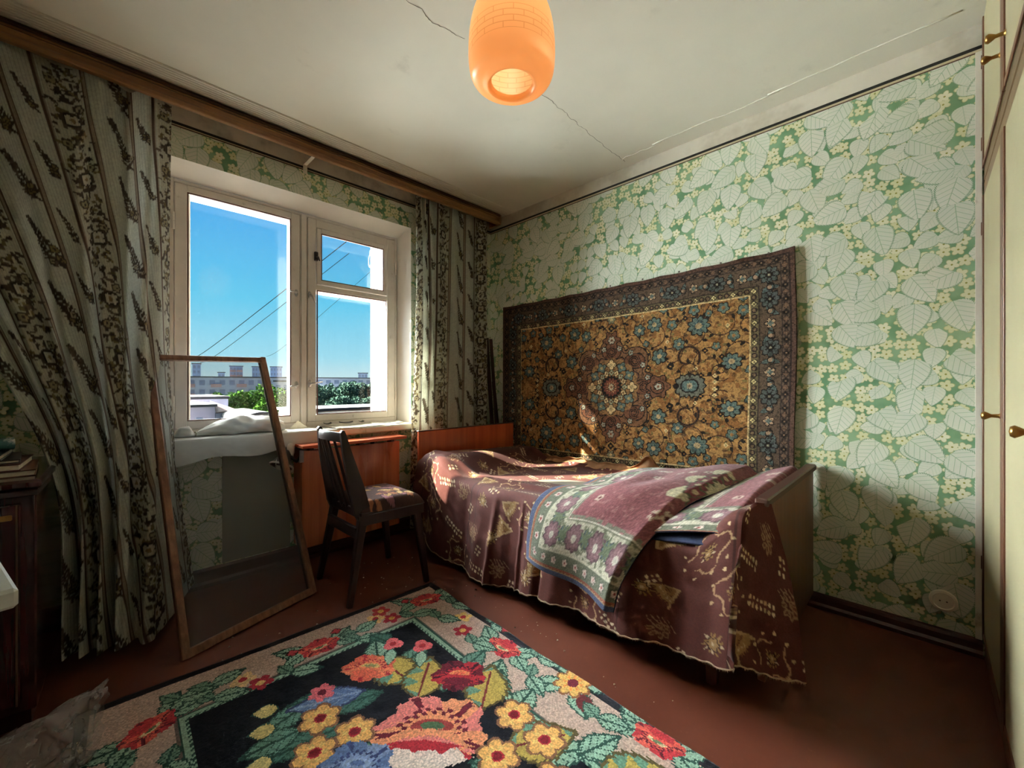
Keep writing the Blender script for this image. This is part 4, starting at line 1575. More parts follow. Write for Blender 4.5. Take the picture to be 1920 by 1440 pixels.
for (x, y, r) in ((.70, .55, .15), (.50, .62, .10), (.90, .48, .10), (.66, .30, .12)):
    u, v = rp(x, y); g.rose(u, v, r, (PINK, SALM, DRED, YEL, (90, 120, 80)), 3.93, .8)
RUG = g.out(0.13, 6)
nv, nu = RUG.shape[:2]
us = np.linspace(0, RWd, nu + 1)
vs = np.linspace(0, RLn, nv + 1)
Ug, Vg = np.meshgrid(us, vs)
lx, ly_ = Ug - RWd, -Vg
ripple = 0.004 * np.sin(Vg * 14) * np.exp(-((RWd - Ug) / .03)) + 0.003 * np.sin(Ug * 11) * np.exp(-Vg / .03)
co, si = math.cos(ROT), math.sin(ROT)
Xg = 1.278 + (lx + ripple) * co - ly_ * si
Yg = 1.872 + lx * si + (ly_ + ripple) * co
Zg = 0.011 + 0.0012 * vnoise(Ug, Vg, 220, 3) + 0.003 * vnoise(Ug, Vg, 5, 7)
P2, C2 = skirted(np.stack([Xg, Yg, Zg], -1), RUG, (0, 0, -0.0105))
P2[:, :, 2] = np.maximum(P2[:, :, 2], 0.001)
M_rug = cloth_attr('floor_rug_pile', 0.95, 0.6, 330, 0.0, 0.15, 0.18)
tag(grid('floor_rug', P2, C2, M_rug, None, True), 'floral floor rug with navy centre and pale pink rose border', 'rug')

# ================================================================== curtains and cornice
# printed cotton: flowered band, fine lines, striped band with sprigs
CB = (212, 215, 204)
ct = Canvas(1.80, 2.42, 0.005, CB)
r4 = random.Random(12)
BR, BR2, OCH, LINE = (84, 74, 66), (112, 100, 88), (150, 136, 96), (104, 84, 72)


def curtain_print(cv, base):
    per = .42
    u = cv.X % per
    cv.a[(u < .125)] = (204, 202, 186)
    for a, w in ((.132, .005), (.148, .006), (.300, .005), (.314, .004), (.405, .007)):
        cv.a[np.abs(u - a) < w / 2 + .0015] = LINE
    for a in (.140, .307, .413):
        cv.a[np.abs(u - a) < .0045] = (170, 156, 140)
    nrep = int(cv.w / per) + 1
    for k in range(nrep):
        x0 = k * per
        y = -.05
        while y < cv.h + .1:
            # dense flowered band
            for q in range(64):
                xx, yy_ = x0 + r4.uniform(.006, .119), y + r4.uniform(0, .26)
                cv.leaf(xx, yy_, r4.uniform(0, 6.28), r4.uniform(.022, .04), .007, r4.choice([BR, BR2, (128, 116, 84), BR]))
            for q in range(11):
                xx, yy_ = x0 + r4.uniform(.012, .112), y + r4.uniform(0, .26)
                cv.stroke([(xx, yy_), (xx + r4.uniform(-.02, .02), yy_ + r4.uniform(.01, .03))], .003, BR)
                cv.ell(xx, yy_, .006, .006, r4.choice([OCH, BR2]))
            cv.ell(x0 + .066, y + .13, .040, .034, (92, 82, 72))
            cv.flower(x0 + .066, y + .13, .027, 4, (212, 206, 190), (150, 130, 96), (60, 54, 48), deep=.3, ang=.8)
            cv.flower(x0 + .030, y + .02, .017, 5, (170, 160, 130), BR, BR, deep=.3)
            cv.flower(x0 + .100, y + .18, .017, 5, (176, 166, 140), BR, BR, deep=.3)
            # sprigs on the striped band
            for bx, ph, sc in ((.262, .0, 1.0), (.368, .12, .62)):
                top = (x0 + bx - .050 * sc, y + ph + .170 * sc)
                bot = (x0 + bx + .012 * sc, y + ph)
                cv.stroke([top, ((top[0] + bot[0]) / 2 - .004, (top[1] + bot[1]) / 2), bot], .003, BR2)
                for q in range(13):
                    t = q / 12
                    xx, yy_ = top[0] + (bot[0] - top[0]) * t, top[1] + (bot[1] - top[1]) * t
                    for sgn in (-1, 1):
                        cv.leaf(xx, yy_, 1.9 + sgn * (.5 + .5 * t), (.018 + .026 * t) * sc, .0065 * sc, r4.choice([BR, (96, 88, 74), BR2]))
                for q in range(4):
                    cv.flower(bot[0] + r4.uniform(-.02, .015) * sc, bot[1] + r4.uniform(-.005, .05) * sc, .013 * sc, 5, r4.choice([OCH, (186, 176, 150)]), BR, BR)
                cv.leaf(bot[0], bot[1], -.9, .035 * sc, .007 * sc, BR)
                cv.leaf(bot[0], bot[1], -2.1, .030 * sc, .007 * sc, BR2)
            y += .262
    return cv


curtain_print(ct, CB)
CURT = ct.out(0.05, 5)
M_curt = cloth_attr('curtain_cotton', 0.9, 0.12, 600, 0.5, 0.0, 0.05, pin=0.0115)


def curtain(name, rows, folds, label, NUc, NVc, u0=0.0, width=1.7, seed=1):
    """rows: (z, [(s, x, y), ...], fold depth) from the rail down; each row resampled by length of cloth"""
    zs = np.array([r[0] for r in rows])[::-1]
    dens = np.linspace(0, 1, 900)
    curves = []
    for z, pl, amp in rows:
        s = [p[0] for p in pl]
        x = np.interp(dens, s, [p[1] for p in pl])
        y = np.interp(dens, s, [p[2] for p in pl])
        ker = np.ones(41) / 41
        x = np.convolve(np.pad(x, 20, mode='edge'), ker, 'valid')
        y = np.convolve(np.pad(y, 20, mode='edge'), ker, 'valid')
        curves.append((x, y, amp))
    X = np.array([c[0] for c in curves])[::-1]
    Y = np.array([c[1] for c in curves])[::-1]
    A = np.array([c[2] for c in curves])[::-1]
    out = np.zeros((NVc + 1, NUc + 1, 3))
    zz = np.linspace(rows[-1][0], rows[0][0], NVc + 1)
    f = interp_rows
    for j, z in enumerate(zz):
        x, y, a = f(zs, X, z), f(zs, Y, z), float(np.interp(z, zs, A))
        ph = 0.25 * math.sin(z * 2.1 + seed)
        wav = np.zeros_like(dens)
        for n_, am, p0, lo, hi in folds:
            m = sstep(dens, lo - .03, lo + .03) * sstep(dens, hi + .03, hi - .03)
            wv = np.sin(2 * PI * n_ * dens + p0 + ph * (n_ / 4))
            wav += am * m * (wv + .22 * np.sin(4 * PI * n_ * dens + p0 * 2))
        tx, ty = np.gradient(x), np.gradient(y)
        ln = np.hypot(tx, ty) + 1e-9
        nx, ny = ty / ln, -tx / ln
        X1, Y1 = x + nx * wav * a, y + ny * wav * a
        L = np.concatenate([[0], np.cumsum(np.hypot(np.diff(X1), np.diff(Y1)))])
        L = L / L[-1]
        t = np.linspace(0, 1, NUc + 1)
        zsag = z + .008 * math.sin(z * 9)
        out[j, :, 0] = np.interp(t, L, X1)
        out[j, :, 1] = np.interp(t, L, Y1)
        out[j, :, 2] = z
    Uv = np.broadcast_to(np.linspace(u0, u0 + width, NUc + 1)[None, :], out.shape[:2])
    Vv = np.broadcast_to(np.linspace(0, 2.40, NVc + 1)[:, None], out.shape[:2])
    # soft sideways wander so the folds are not ruled lines
    out[:, :, 1] += .006 * (vnoise(out[:, :, 0] * 2 + 5, out[:, :, 2], 2.3, seed) - .5)
    o = grid(name, out, sample(CURT, Uv, Vv, .005), M_curt, None, per_face=False, uv=np.stack([Uv, Vv], -1))
    tag(o, label, 'curtain')
    return o


def interp_rows(zs, M, z):
    i = int(np.clip(np.searchsorted(zs, z) - 1, 0, len(zs) - 2))
    t = (z - zs[i]) / (zs[i + 1] - zs[i])
    t = min(max(t, 0), 1)
    # smooth through neighbouring rows
    i0, i3 = max(i - 1, 0), min(i + 2, len(zs) - 1)
    m1 = (M[i + 1] - M[i0]) / (zs[i + 1] - zs[i0]) * (zs[i + 1] - zs[i])
    m2 = (M[i3] - M[i]) / (zs[i3] - zs[i]) * (zs[i + 1] - zs[i])
    h00, h10, h01, h11 = 2 * t ** 3 - 3 * t ** 2 + 1, t ** 3 - 2 * t ** 2 + t, -2 * t ** 3 + 3 * t ** 2, t ** 3 - t ** 2
    return h00 * M[i] + h10 * m1 + h01 * M[i + 1] + h11 * m2


curtain('curtain', [
    (2.43, [(0, -.80, 2.605), (.62, .06, 2.605), (.80, .20, 2.61), (1, .285, 2.62)], .8),
    (2.20, [(0, -.70, 2.60), (.62, .06, 2.595), (.80, .20, 2.60), (1, .283, 2.62)], .95),
    (1.20, [(0, -.27, 2.45), (.62, .06, 2.44), (.80, .165, 2.445), (1, .283, 2.63)], 1.15),
    (0.70, [(0, -.095, 2.31), (.62, .09, 2.31), (.80, .175, 2.33), (1, .31, 2.64)], 1.3),
    (0.06, [(0, -.062, 2.27), (.62, .09, 2.20), (.80, .162, 2.185), (1, .385, 2.64)], 1.0),
], [(5.2, .034, .6, 0, .82), (11, .008, 0, .55, .85), (3.5, .016, 1.0, .80, 1.0)], 'long flowered curtain pulled across the window wall beside the dark cabinet', 330, 400, .20, 1.12, 2)
curtain('curtain', [
    (2.43, [(0, 1.630, 2.585), (.28, 1.745, 2.60), (.5, 1.94, 2.615), (1, 2.352, 2.625)], .8),
    (1.50, [(0, 1.625, 2.585), (.28, 1.78, 2.60), (.5, 1.96, 2.615), (1, 2.352, 2.625)], 1.0),
    (0.85, [(0, 1.585, 2.575), (.28, 1.79, 2.60), (.5, 1.97, 2.615), (1, 2.352, 2.625)], 1.1),
    (0.06, [(0, 1.570, 2.565), (.28, 1.80, 2.60), (.5, 1.98, 2.615), (1, 2.352, 2.625)], 1.2),
], [(11.0, .024, .5, 0, .36), (5.0, .020, 2.2, .28, 1.0)], 'flowered curtain hanging in the corner behind the headboard', 240, 330, .02, 0.96, 5)

# wooden cornice board in front of the curtain tops
co_ = thing('curtain_cornice', 'long grooved wooden curtain cornice under the ceiling', 'cornice', (0.8, 2.54, 2.40))
prof = [(2.530, 2.402), (2.526, 2.406), (2.526, 2.424), (2.530, 2.428), (2.530, 2.448), (2.526, 2.452), (2.526, 2.456), (2.531, 2.458), (2.531, 2.463), (2.526, 2.465), (2.526, 2.470), (2.530, 2.474), (2.530, 2.484), (2.552, 2.484), (2.552, 2.402)]
MB().prism(prof, 'x', -1.15, 2.405).build('board', W_corn, co_)
MB().box(-1.15, 2.4055, 2.5225, 2.5265, 2.4745, 2.484).box(-1.15, 2.4055, 2.5235, 2.5268, 2.4645, 2.4705).box(-1.15, 2.4055, 2.5245, 2.5275, 2.4515, 2.4545).build('dark_moulding', W_corn_dark, co_)
MB().box(2.405, 2.425, 2.524, 2.66, 2.402, 2.484, .003).build('end_return', W_corn, co_)
# metal bracket tying it to the wall
br = MB().box(0.918, 0.942, YW - .006, YW - .002, 2.360, 2.415, .001).box(0.920, 0.940, 2.552, YW - .004, 2.412, 2.416, .001)
br.tube([(0.930, YW - .010, 2.388), (0.930, YW - .004, 2.388)], .006, 10)
tag(br.build('cornice_bracket', M_white), 'white metal bracket holding the cornice above the window', 'bracket')
# ribbed white ceiling track
tr = MB()
for k in range(6):
    y = 2.405 + k * .018
    tr.box(XL, XB - .005, y, y + .014, ZC - .007, ZC - .0005, .002)
tr.box(XL, XB - .005, 2.402, 2.512, ZC - .003, ZC - .0002)
tag(tr.build('ceiling_curtain_track', paint('white_plastic_track', (212, 206, 188), 0.45, .05)), 'ribbed white curtain track screwed flat to the ceiling', 'curtain track')

# ================================================================== leaning insect screen
def mesh_mat():
    m, nt, b = new_mat('grey_fly_mesh')
    nt.nodes.remove(b)
    t = nt.nodes.new('ShaderNodeBsdfTransparent')
    d = nt.nodes.new('ShaderNodeBsdfDiffuse')
    d.inputs[0].default_value = lin((120, 128, 134))
    mx = nt.nodes.new('ShaderNodeMixShader')
    x, y, z = xyz(nt, objco(nt))
    n = noise(nt, objco(nt), 3.0, 3.0)
    nt.links.new((n * 0.16 + 0.26).s, mx.inputs[0])
    nt.links.new(t.outputs[0], mx.inputs[1])
    nt.links.new(d.outputs[0], mx.inputs[2])
    nt.links.new(mx.outputs[0], nt.nodes['Material Output'].inputs[0])
    return m


BL, BR_, TL, TR = Vector((.262, 2.042, .018)), Vector((.800, 2.222, .018)), Vector((.186, 2.502, 1.190)), Vector((.690, 2.672, 1.205))
scr = thing('insect_screen', 'tall wooden frame with grey fly mesh leaning against the window sill', 'screen', (0.53, 2.13, 0))
nrm = (BR_ - BL).cross(TL - BL).normalized()
for a, b_, w in ((BL, TL, .030), (BR_, TR, .030)):
    MB().beam(a - (b_ - a).normalized() * .015, b_ + (b_ - a).normalized() * .015, w, .022, up=nrm).build('stile', W_screen, scr)
for a, b_, w in ((BL, BR_, .034), (TL, TR, .026)):
    MB().beam(a, b_, w, .021, up=nrm).build('rail', W_screen, scr)
o2 = nrm * -.012
mb = MB()
for a, b_, ins in ((BL, TL, (BR_ - BL).normalized() * .017), (BR_, TR, (BL - BR_).normalized() * .017)):
    mb.beam(a + ins + o2, b_ + ins + o2, .010, .006, up=nrm)
mb.build('mesh_batten', W_dark, scr)
MB().quad(BL, BR_, TR, TL).build('fly_mesh', mesh_mat(), scr)

# ================================================================== chair
ch = thing('dining_chair', 'dark wooden spindle-back chair with flowered cushion seat by the radiator', 'chair', (1.09, 2.13, 0))
W_ch = wood('chair_dark_stain', (38, 20, 20), (58, 33, 29), 'z', 1.3, 0.38, 0.15)
for p0, p1 in (((.955, 1.985, .43), (.874, 1.958, 0)), ((.952, 2.305, .43), (.888, 2.368, 0)), ((1.232, 1.955, .42), (1.286, 1.925, 0)), ((1.238, 2.315, .42), (1.296, 2.356, 0))):
    MB().beam(p0, p1, .046, .040, .026, .026, up=(0, 1, 0)).build('leg', W_ch, ch)
# boomerang back posts
for y0, y1 in ((1.987, 2.035), (2.312, 2.325)):
    out = [(.928, .395), (.985, .395), (.992, .44), (.965, .56), (.915, .72), (.886, .825), (.880, .840), (.868, .842), (.860, .832), (.868, .72), (.885, .60), (.902, .50), (.910, .44)]
    n = len(out)
    V, F = [], []
    for s in (-.012, .012):
        for x, z in out:
            t = (z - .40) / .44
            V.append((x, y0 + (y1 - y0) * t + s * (1 - .25 * t), z))
    F = [(i, (i + 1) % n, n + (i + 1) % n, n + i) for i in range(n)] + [tuple(range(n)), tuple(range(n, 2 * n))]
    MB().add(V, F).build('back_post', W_ch, ch)
# bowed crest rail
V, F = [], []
m_ = 17
for k in range(m_):
    t = k / (m_ - 1)
    y = 2.045 + (2.318 - 2.045) * t
    bow = .030 * math.sin(t * PI)
    zc = .806 + .006 * math.sin(t * PI)
    for dx, dz in ((-.011, -.024), (.010, -.024), (.013, .010), (.004, .022), (-.006, .022), (-.012, .010)):
        V.append((.876 - bow + dx, y, zc + dz))
    if k:
        for i in range(6):
            F.append(((k - 1) * 6 + i, (k - 1) * 6 + (i + 1) % 6, k * 6 + (i + 1) % 6, k * 6 + i))
F += [tuple(range(6)), tuple(range((m_ - 1) * 6, m_ * 6))]
MB().add(V, F).build('crest_rail', W_ch, ch, True, 50)
for k in range(4):
    t = (k + 1) / 5
    y0, y1 = 1.995 + .31 * t, 2.045 + .273 * t
    bow = .030 * math.sin(t * PI)
    MB().beam((.945 - bow * .3, y0, .425), (.876 - bow, y1, .79), .013, .019, .010, .014, up=(0, 1, 0)).build('spindle', W_ch, ch)
MB().box(.930, .962, 1.99, 2.31, .405, .445, .003).build('lower_back_rail', W_ch, ch)
MB().beam((.925, 1.985, .335), (.922, 2.315, .335), .020, .055, up=(0, 0, 1)).build('rear_stretcher', W_ch, ch)
MB().beam((.93, 1.975, .395), (1.270, 1.938, .402), .022, .052).build('side_rail', W_ch, ch)
MB().beam((.93, 2.322, .395), (1.270, 2.335, .402), .022, .052).build('side_rail', W_ch, ch)
MB().beam((1.262, 1.935, .402), (1.262, 2.335, .402), .022, .050).build('front_rail', W_ch, ch)
# cushion
cs = Canvas(.40, .44, .004, (76, 52, 48))
for k in range(46):
    x, y = r4.random() * .4, r4.random() * .44
    cs.leaf(x, y, r4.uniform(0, 6.28), r4.uniform(.06, .11), r4.uniform(.014, .026), r4.choice([(176, 136, 84), (150, 96, 66), (196, 160, 108), (104, 60, 56), (120, 88, 96), (140, 92, 100)]), (52, 40, 44))
CUS = cs.out(.08, 2)
nu = nv = 70
uu = np.linspace(0, 1, nu + 1)
Uu, Vv = np.meshgrid(uu, uu)
xa, xb = .935 + 0 * Vv, 1.280 + 0 * Vv
X = xa + (xb - xa) * Uu
ya = 1.975 - .045 * Uu
yb = 2.325 + .020 * Uu
Y = ya + (yb - ya) * Vv
edge = np.minimum(np.minimum(Uu, 1 - Uu), np.minimum(Vv, 1 - Vv))
Zz = .426 + .052 * (1 - (1 - np.clip(edge / .12, 0, 1)) ** 2.2) + .012 * np.sin(Uu * PI) * np.sin(Vv * PI)
grid('seat_cushion', np.stack([X, Y, Zz], -1), sample(CUS, Uu * .39, Vv * .43, .004), cloth_attr('cushion_print', .8, .2, 500), ch, per_face=False)
MB().box(.95, 1.265, 1.965, 2.32, .40, .43, .004).build('seat_board', W_ch, ch)

# ================================================================== radiator cover under the sill
rc = thing('radiator_cover', 'red-brown veneered radiator cover panel below the window sill', 'radiator cover', (1.17, 2.55, 0))
MB().box(.862, 1.492, 2.560, 2.578, .115, .682, .002).build('front_panel', W_red, rc)
MB().box(.862, .880, 2.578, 2.70, .115, .682, .002).build('side_panel', W_red, rc)
MB().box(1.474, 1.492, 2.578, 2.70, .115, .682, .002).build('side_panel', W_red, rc)
MB().box(.838, 1.500, 2.475, 2.622, .704, .722, .003).build('top_shelf', W_red_h, rc)
for x in (.90, 1.10, 1.20, 1.30, 1.42):
    MB().box(x, x + .022, 2.545, 2.60, .682, .704).build('spacer', W_cap, rc)
tag(MB().tube([(1.492, 2.66, .690), (1.56, 2.66, .690)], .010, 10).build('heating_pipe', M_pan, None, True, 50), 'short grey heating pipe end beside the radiator cover top', 'pipe')
tag(MB().tube([(1.492, 2.665, .15), (2.3, 2.665, .15)], .012, 10).build('heating_pipe', M_pan, None, True, 50), 'grey heating pipe running along the wall under the bed head', 'pipe')

# ---- things on the sill
M_sheet = paint('white_cotton_sheet', (222, 220, 212), .9, .05, 8, .15, 90)
n_u, n_v = 90, 36
Q = np.zeros((n_v + 1, n_u + 1, 3))
for i in range(n_v + 1):
    for j in range(n_u + 1):
        t, u = i / n_v, j / n_u
        x = .292 + (.985 - .292) * u
        s = t * .30
        w = .006 * float(vnoise(np.array([x * 1.0 + s]), np.array([s]), 18, 3)[0]) + .005 * float(vnoise(np.array([x + 3 * s]), np.array([2 * s]), 41, 9)[0])
        hemz = .672 + .035 * u + .012 * math.sin(x * 17)
        if s < .215:
            y, z = 2.835 - s, .7885 + w * .7
        else:
            d = (s - .215) / .085
            y = 2.617 - .004 * math.sin(min(1, d) * PI) - w * 1.4 * d
            z = .790 + (hemz - .790) * d
            y -= .004 * math.sin(x * 40) * d
        Q[i, j] = (x, y, z)
o = grid('sill_cloth', Q, None, M_sheet)
tag(o, 'white sheet spread over the sill and hanging below its edge', 'cloth')
# wrapped bundle tied with string
nb, nr = 64, 22
Q = np.zeros((nr + 1, nb + 1, 3))
for j in range(nb + 1):
    u = j / nb
    x = .300 + u * .52
    if u < .18:
        r = .030 * math.sin(min(1, u / .06) * PI / 2) * (1 - .75 * float(sstep(np.array([u]), .12, .175)[0]))
    else:
        v = (u - .18) / .82
        r = .008 + .046 * math.sin(min(1.0, v / .45) * PI / 2) * (1 - .6 * float(sstep(np.array([v]), .75, 1.0)[0]))
        if v > .985:
            r *= .2
    r = max(r, .002)
    for i in range(nr + 1):
        th = 2 * PI * i / nr
        rr = r * (1 + .14 * math.sin(3 * th + u * 16) + .09 * math.sin(7 * th - u * 31) + .16 * float(vnoise(np.array([u * 2.0]), np.array([math.cos(th) + u]), 9, 23)[0]))
        Q[i, j] = (x, 2.745 + 1.5 * rr * math.cos(th) - .02 * u, .797 + r * .78 + rr * .85 * math.sin(th))
Q[-1] = Q[0]
Q[:, :, 2] = np.maximum(Q[:, :, 2], .796)
bd = grid('cloth_bundle', Q, None, M_sheet)
tag(bd, 'white cloth bundle tied near one end lying on the sill', 'bundle')
MB().tube([(.393, 2.745 + .020 * math.cos(t), .807 + .012 * math.sin(t)) for t in np.linspace(0, 2 * PI, 16)], .0025, 6).build('string_tie', paint('string', (150, 140, 120), .9), bd, True)
# papers and scraps
M_news = paint('yellowed_paper', (214, 208, 190), .85, .1, 30)
M_scrap = paint('dark_scrap', (70, 66, 58), .8, .2, 40)


def sheet(name, label, cx, cy, w, h, ang, z, mat, curl=.01, cat='paper', grp=None):
    n = 8
    Q = np.zeros((n + 1, n + 1, 3))
    c, s = math.cos(ang), math.sin(ang)
    for i in range(n + 1):
        for j in range(n + 1):
            a, b_ = (j / n - .5) * w, (i / n - .5) * h
            Q[i, j] = (cx + a * c - b_ * s, cy + a * s + b_ * c, z + curl * ((j / n - .5) ** 2 * 4 * .6 + (i / n) ** 3 * .6))
    o = grid(name, Q, None, mat)
    m = o.modifiers.new('thickness', 'SOLIDIFY')
    m.thickness = .0008
    tag(o, label, cat, grp)


sheet('paper_sheet', 'wide white paper sheet lying flat on the sill behind the chair', 1.26, 2.72, .34, .17, .05, .788, M_news, .006)
sheet('paper_sheet', 'narrow paper strip on the sill near the curtain', 1.50, 2.75, .22, .10, -.12, .789, M_news, .012)
sheet('paper_sheet', 'curled paper lying against the sash on the sill', 1.20, 2.80, .20, .06, .08, .792, M_news, .016)
for i, (x, y, a, L) in enumerate(((1.10, 2.79, .3, .06), (1.22, 2.785, -.2, .09), (1.33, 2.79, .5, .05))):
    lab = ('small dark scrap on the sill beside the chair top', 'long dark scrap on the sill between the papers', 'short dark scrap on the sill farther from the chair')[i]
    sheet('dark_scrap', lab, x, y, L, .014, a, .805, M_scrap, .012, 'scrap', 'dark scraps on the sill')
V = [(.86, 2.79, .788), (.975, 2.765, .788), (.925, 2.82, .788), (.915, 2.79, .842), (.94, 2.80, .828)]
o = MB().add(V, [(0, 1, 3), (1, 2, 4), (2, 0, 3), (1, 4, 3), (2, 3, 4), (0, 2, 1)]).build('crumpled_paper', M_news)
tag(o, 'crumpled white paper standing on the sill near the centre post', 'paper')

# ---- clip lamp hanging at the radiator cover's side
cl = thing('clip_lamp', 'small clip-on lamp with upturned shade hanging beside the radiator cover', 'lamp', (.78, 2.6, .58))
axis = Vector((-.45, -.30, -.84)).normalized()
rot = axis.to_track_quat('Z', 'Y').to_matrix()
M_shade = paint('grey_lamp_enamel', (96, 92, 88), .4, .08, 10)
MB().lathe([(.016, -.085), (.024, -.08), (.030, -.05), (.044, -.02), (.060, .010), (.062, .012), (.058, .010), (.042, -.02), (.027, -.05)], (.765, 2.585, .615), 28, rot).build('shade', M_shade, cl, True, 60)
MB().lathe([(.060, .004), (.0645, .006), (.0645, .014), (.060, .016), (.058, .010), (.060, .004)], (.765, 2.585, .615), 28, rot).build('rim', M_white, cl, True, 40)
MB().lathe([(0, .075), (.014, .07), (.020, .055), (.020, .02), (.014, .0), (0, 0)], (.815, 2.600, .655), 18).build('socket', M_white, cl, True, 50)
MB().tube([(.80, 2.60, .665), (.82, 2.57, .64), (.835, 2.565, .625), (.85, 2.58, .63), (.862, 2.575, .655), (.858, 2.56, .672)], .009, 8).build('clamp_arm', M_dark_metal, cl, True)
MB().box(.845, .868, 2.545, 2.60, .618, .630, .003).box(.845, .868, 2.545, 2.556, .618, .69, .003).build('clamp', M_metal, cl)
V, F = [], []
for k in range(15):
    t = -.2 + 1.9 * k / 14
    for w in (-.012, .012):
        V.append((.775 + .052 * math.cos(t + 2.9), 2.555 + .02 * math.sin(t), .640 - .040 * math.sin(t + .1) + w))
    if k:
        F.append((2 * k - 2, 2 * k - 1, 2 * k + 1, 2 * k))
MB().add(V, F).build('white_band', M_white, cl, True)

# ---- planks standing in the corner
for nm, lab, b0, t0, w in (('wooden_plank', 'tallest dark plank standing in the corner beside the curtain', (2.388, 2.530, 0.0), (2.380, 2.660, 1.462), .034), ('wooden_plank', 'dark plank leaning in the corner, nearest the wall carpet', (2.440, 2.530, 0.0), (2.424, 2.655, 1.455), .028),
                        ('wooden_plank', 'shorter dark plank leaning in front of two taller ones', (2.425, 2.470, 0.0), (2.402, 2.600, 1.09), .030)):
    tag(MB().beam(b0, t0, w, .016, up=(0, 1, 0)).build(nm, W_dark), lab, 'plank', 'planks in the corner')

# ================================================================== built-in wardrobe
YD = -0.16
wd = thing('wardrobe', 'built-in wardrobe with cream panel doors and brown frames', 'wardrobe', (1.5, -0.45, 0))
M_door = paint('cream_yellow_door', (176, 167, 132), .5, .05, 2.5, .06, 60, dirt=((168, 153, 112), 3.0, .6))
W_fr = wood('wardrobe_brown_edge', (96, 58, 40), (124, 80, 56), 'z', 1.0, .45, .15)
W_frx = wood('wardrobe_brown_rail', (106, 80, 56), (132, 102, 72), 'x', 1.0, .45, .15)
MB().box(.35, 2.448, -.78, YD - .022, 0.0, 2.485).build('body', W_frx, wd)
MB().box(.35, 2.448, YD - .020, YD - .002, 1.862, 1.905, .002).build('upper_rail', W_frx, wd)
MB().box(.35, 2.448, YD - .020, YD - .002, 1.800, 1.852, .002).build('lower_rail', W_frx, wd)
MB().box(.35, 2.448, YD - .020, YD - .004, 0.0, .085, .002).build('plinth', W_fr, wd)
W_brass = paint('brass_knob', (168, 130, 72), .3, .1, 20, metal=.9)
xs = [2.444, 1.842, 1.240, .638]
for i in range(3):
    x1, x0 = xs[i], xs[i + 1]
    for z0, z1, up in ((.090, 1.797, False), (1.908, 2.484, True)):
        d = MB().box(x0 + .003, x1 - .003, YD - .020, YD, z0, z1, .002).build('door', M_door, wd)
        MB().box(x1 - .030, x1 - .002, YD - .001, YD + .004, z0, z1, .001).build('edge_strip', W_fr, d)
        MB().box(x0 + .002, x0 + .046, YD - .001, YD + .004, z0, z1, .001).build('edge_strip', W_fr, d)
        MB().box(x0 + .046, x1 - .03, YD - .001, YD + .003, z0, z0 + .02, .001).build('edge_strip', W_fr, d)
        kx = x1 - .055 if (up and i % 2) else x0 + .055
        kz = 2.045 if up else .975
        MB().lathe([(.010, 0), (.006, .004), (.005, .018), (.010, .026), (.013, .032), (.010, .038), (0, .040)], (kx, YD + .002, kz), 16, Matrix.Rotation(-PI / 2, 3, 'X')).build('knob', W_brass, d, True, 60)
for z in (2.30, 1.98, 1.65, .35):
    MB().box(2.440, 2.452, YD + .0005, YD + .006, z, z + .05, .001).build('hinge', W_fr, wd)

# ---- socket low on the bed wall
so = MB().lathe([(0, .010), (.030, .010), (.033, .014), (.041, .012), (.043, 0)], (XB, -.052, .180), 28, Matrix.Rotation(-PI / 2, 3, 'Y'))
M_sock = paint('ivory_bakelite', (228, 220, 200), .4, .05, 20)
so = tag(so.build('wall_socket', M_sock, None, True, 40), 'round ivory power socket low on the bed wall', 'socket')
for dy in (-.010, .010):
    MB().lathe([(0, .0112), (.003, .0112)], (XB, -.052 + dy, .180), 10, Matrix.Rotation(-PI / 2, 3, 'Y')).build('pin_hole', M_crack, so)

# ================================================================== pendant lamp
LX, LY, LZ = 0.858, 0.850, 1.933
pl = thing('pendant_lamp', 'orange glass pendant lamp with a faint brick pattern', 'lamp', (LX, LY, LZ))


def shade_mat():
    m, nt, b = new_mat('orange_opal_glass')
    uvn = nt.nodes.new('ShaderNodeUVMap')
    u, v, _ = xyz(nt, uvn.outputs[0])
    bt = nt.nodes.new('ShaderNodeTexBrick')
    bt.inputs['Scale'].default_value = 1.0
    bt.inputs['Brick Width'].default_value = .055
    bt.inputs['Row Height'].default_value = .016
    bt.inputs['Mortar Size'].default_value = .0013
    bt.inputs['Color1'].default_value = (0, 0, 0, 1)
    bt.inputs['Color2'].default_value = (0, 0, 0, 1)
    bt.inputs['Mortar'].default_value = (1, 1, 1, 1)
    nt.links.new(uvn.outputs[0], bt.inputs['Vector'])
    band = v.gt(.0639) * v.lt(.1285)
    line = S(nt, bt.outputs['Color']) * band
    col = mixc(nt, line * .4, lin((255, 200, 140)), lin((190, 118, 60)))
    nt.links.new(col, b.inputs['Base Color'])
    b.inputs['Roughness'].default_value = .25
    t = nt.nodes.new('ShaderNodeBsdfTranslucent')
    nt.links.new(col, t.inputs['Color'])
    mx = nt.nodes.new('ShaderNodeMixShader')
    mx.inputs[0].default_value = .55
    nt.links.new(b.outputs[0], mx.inputs[1])
    nt.links.new(t.outputs[0], mx.inputs[2])
    nt.links.new(mx.outputs[0], nt.nodes['Material Output'].inputs[0])
    return m


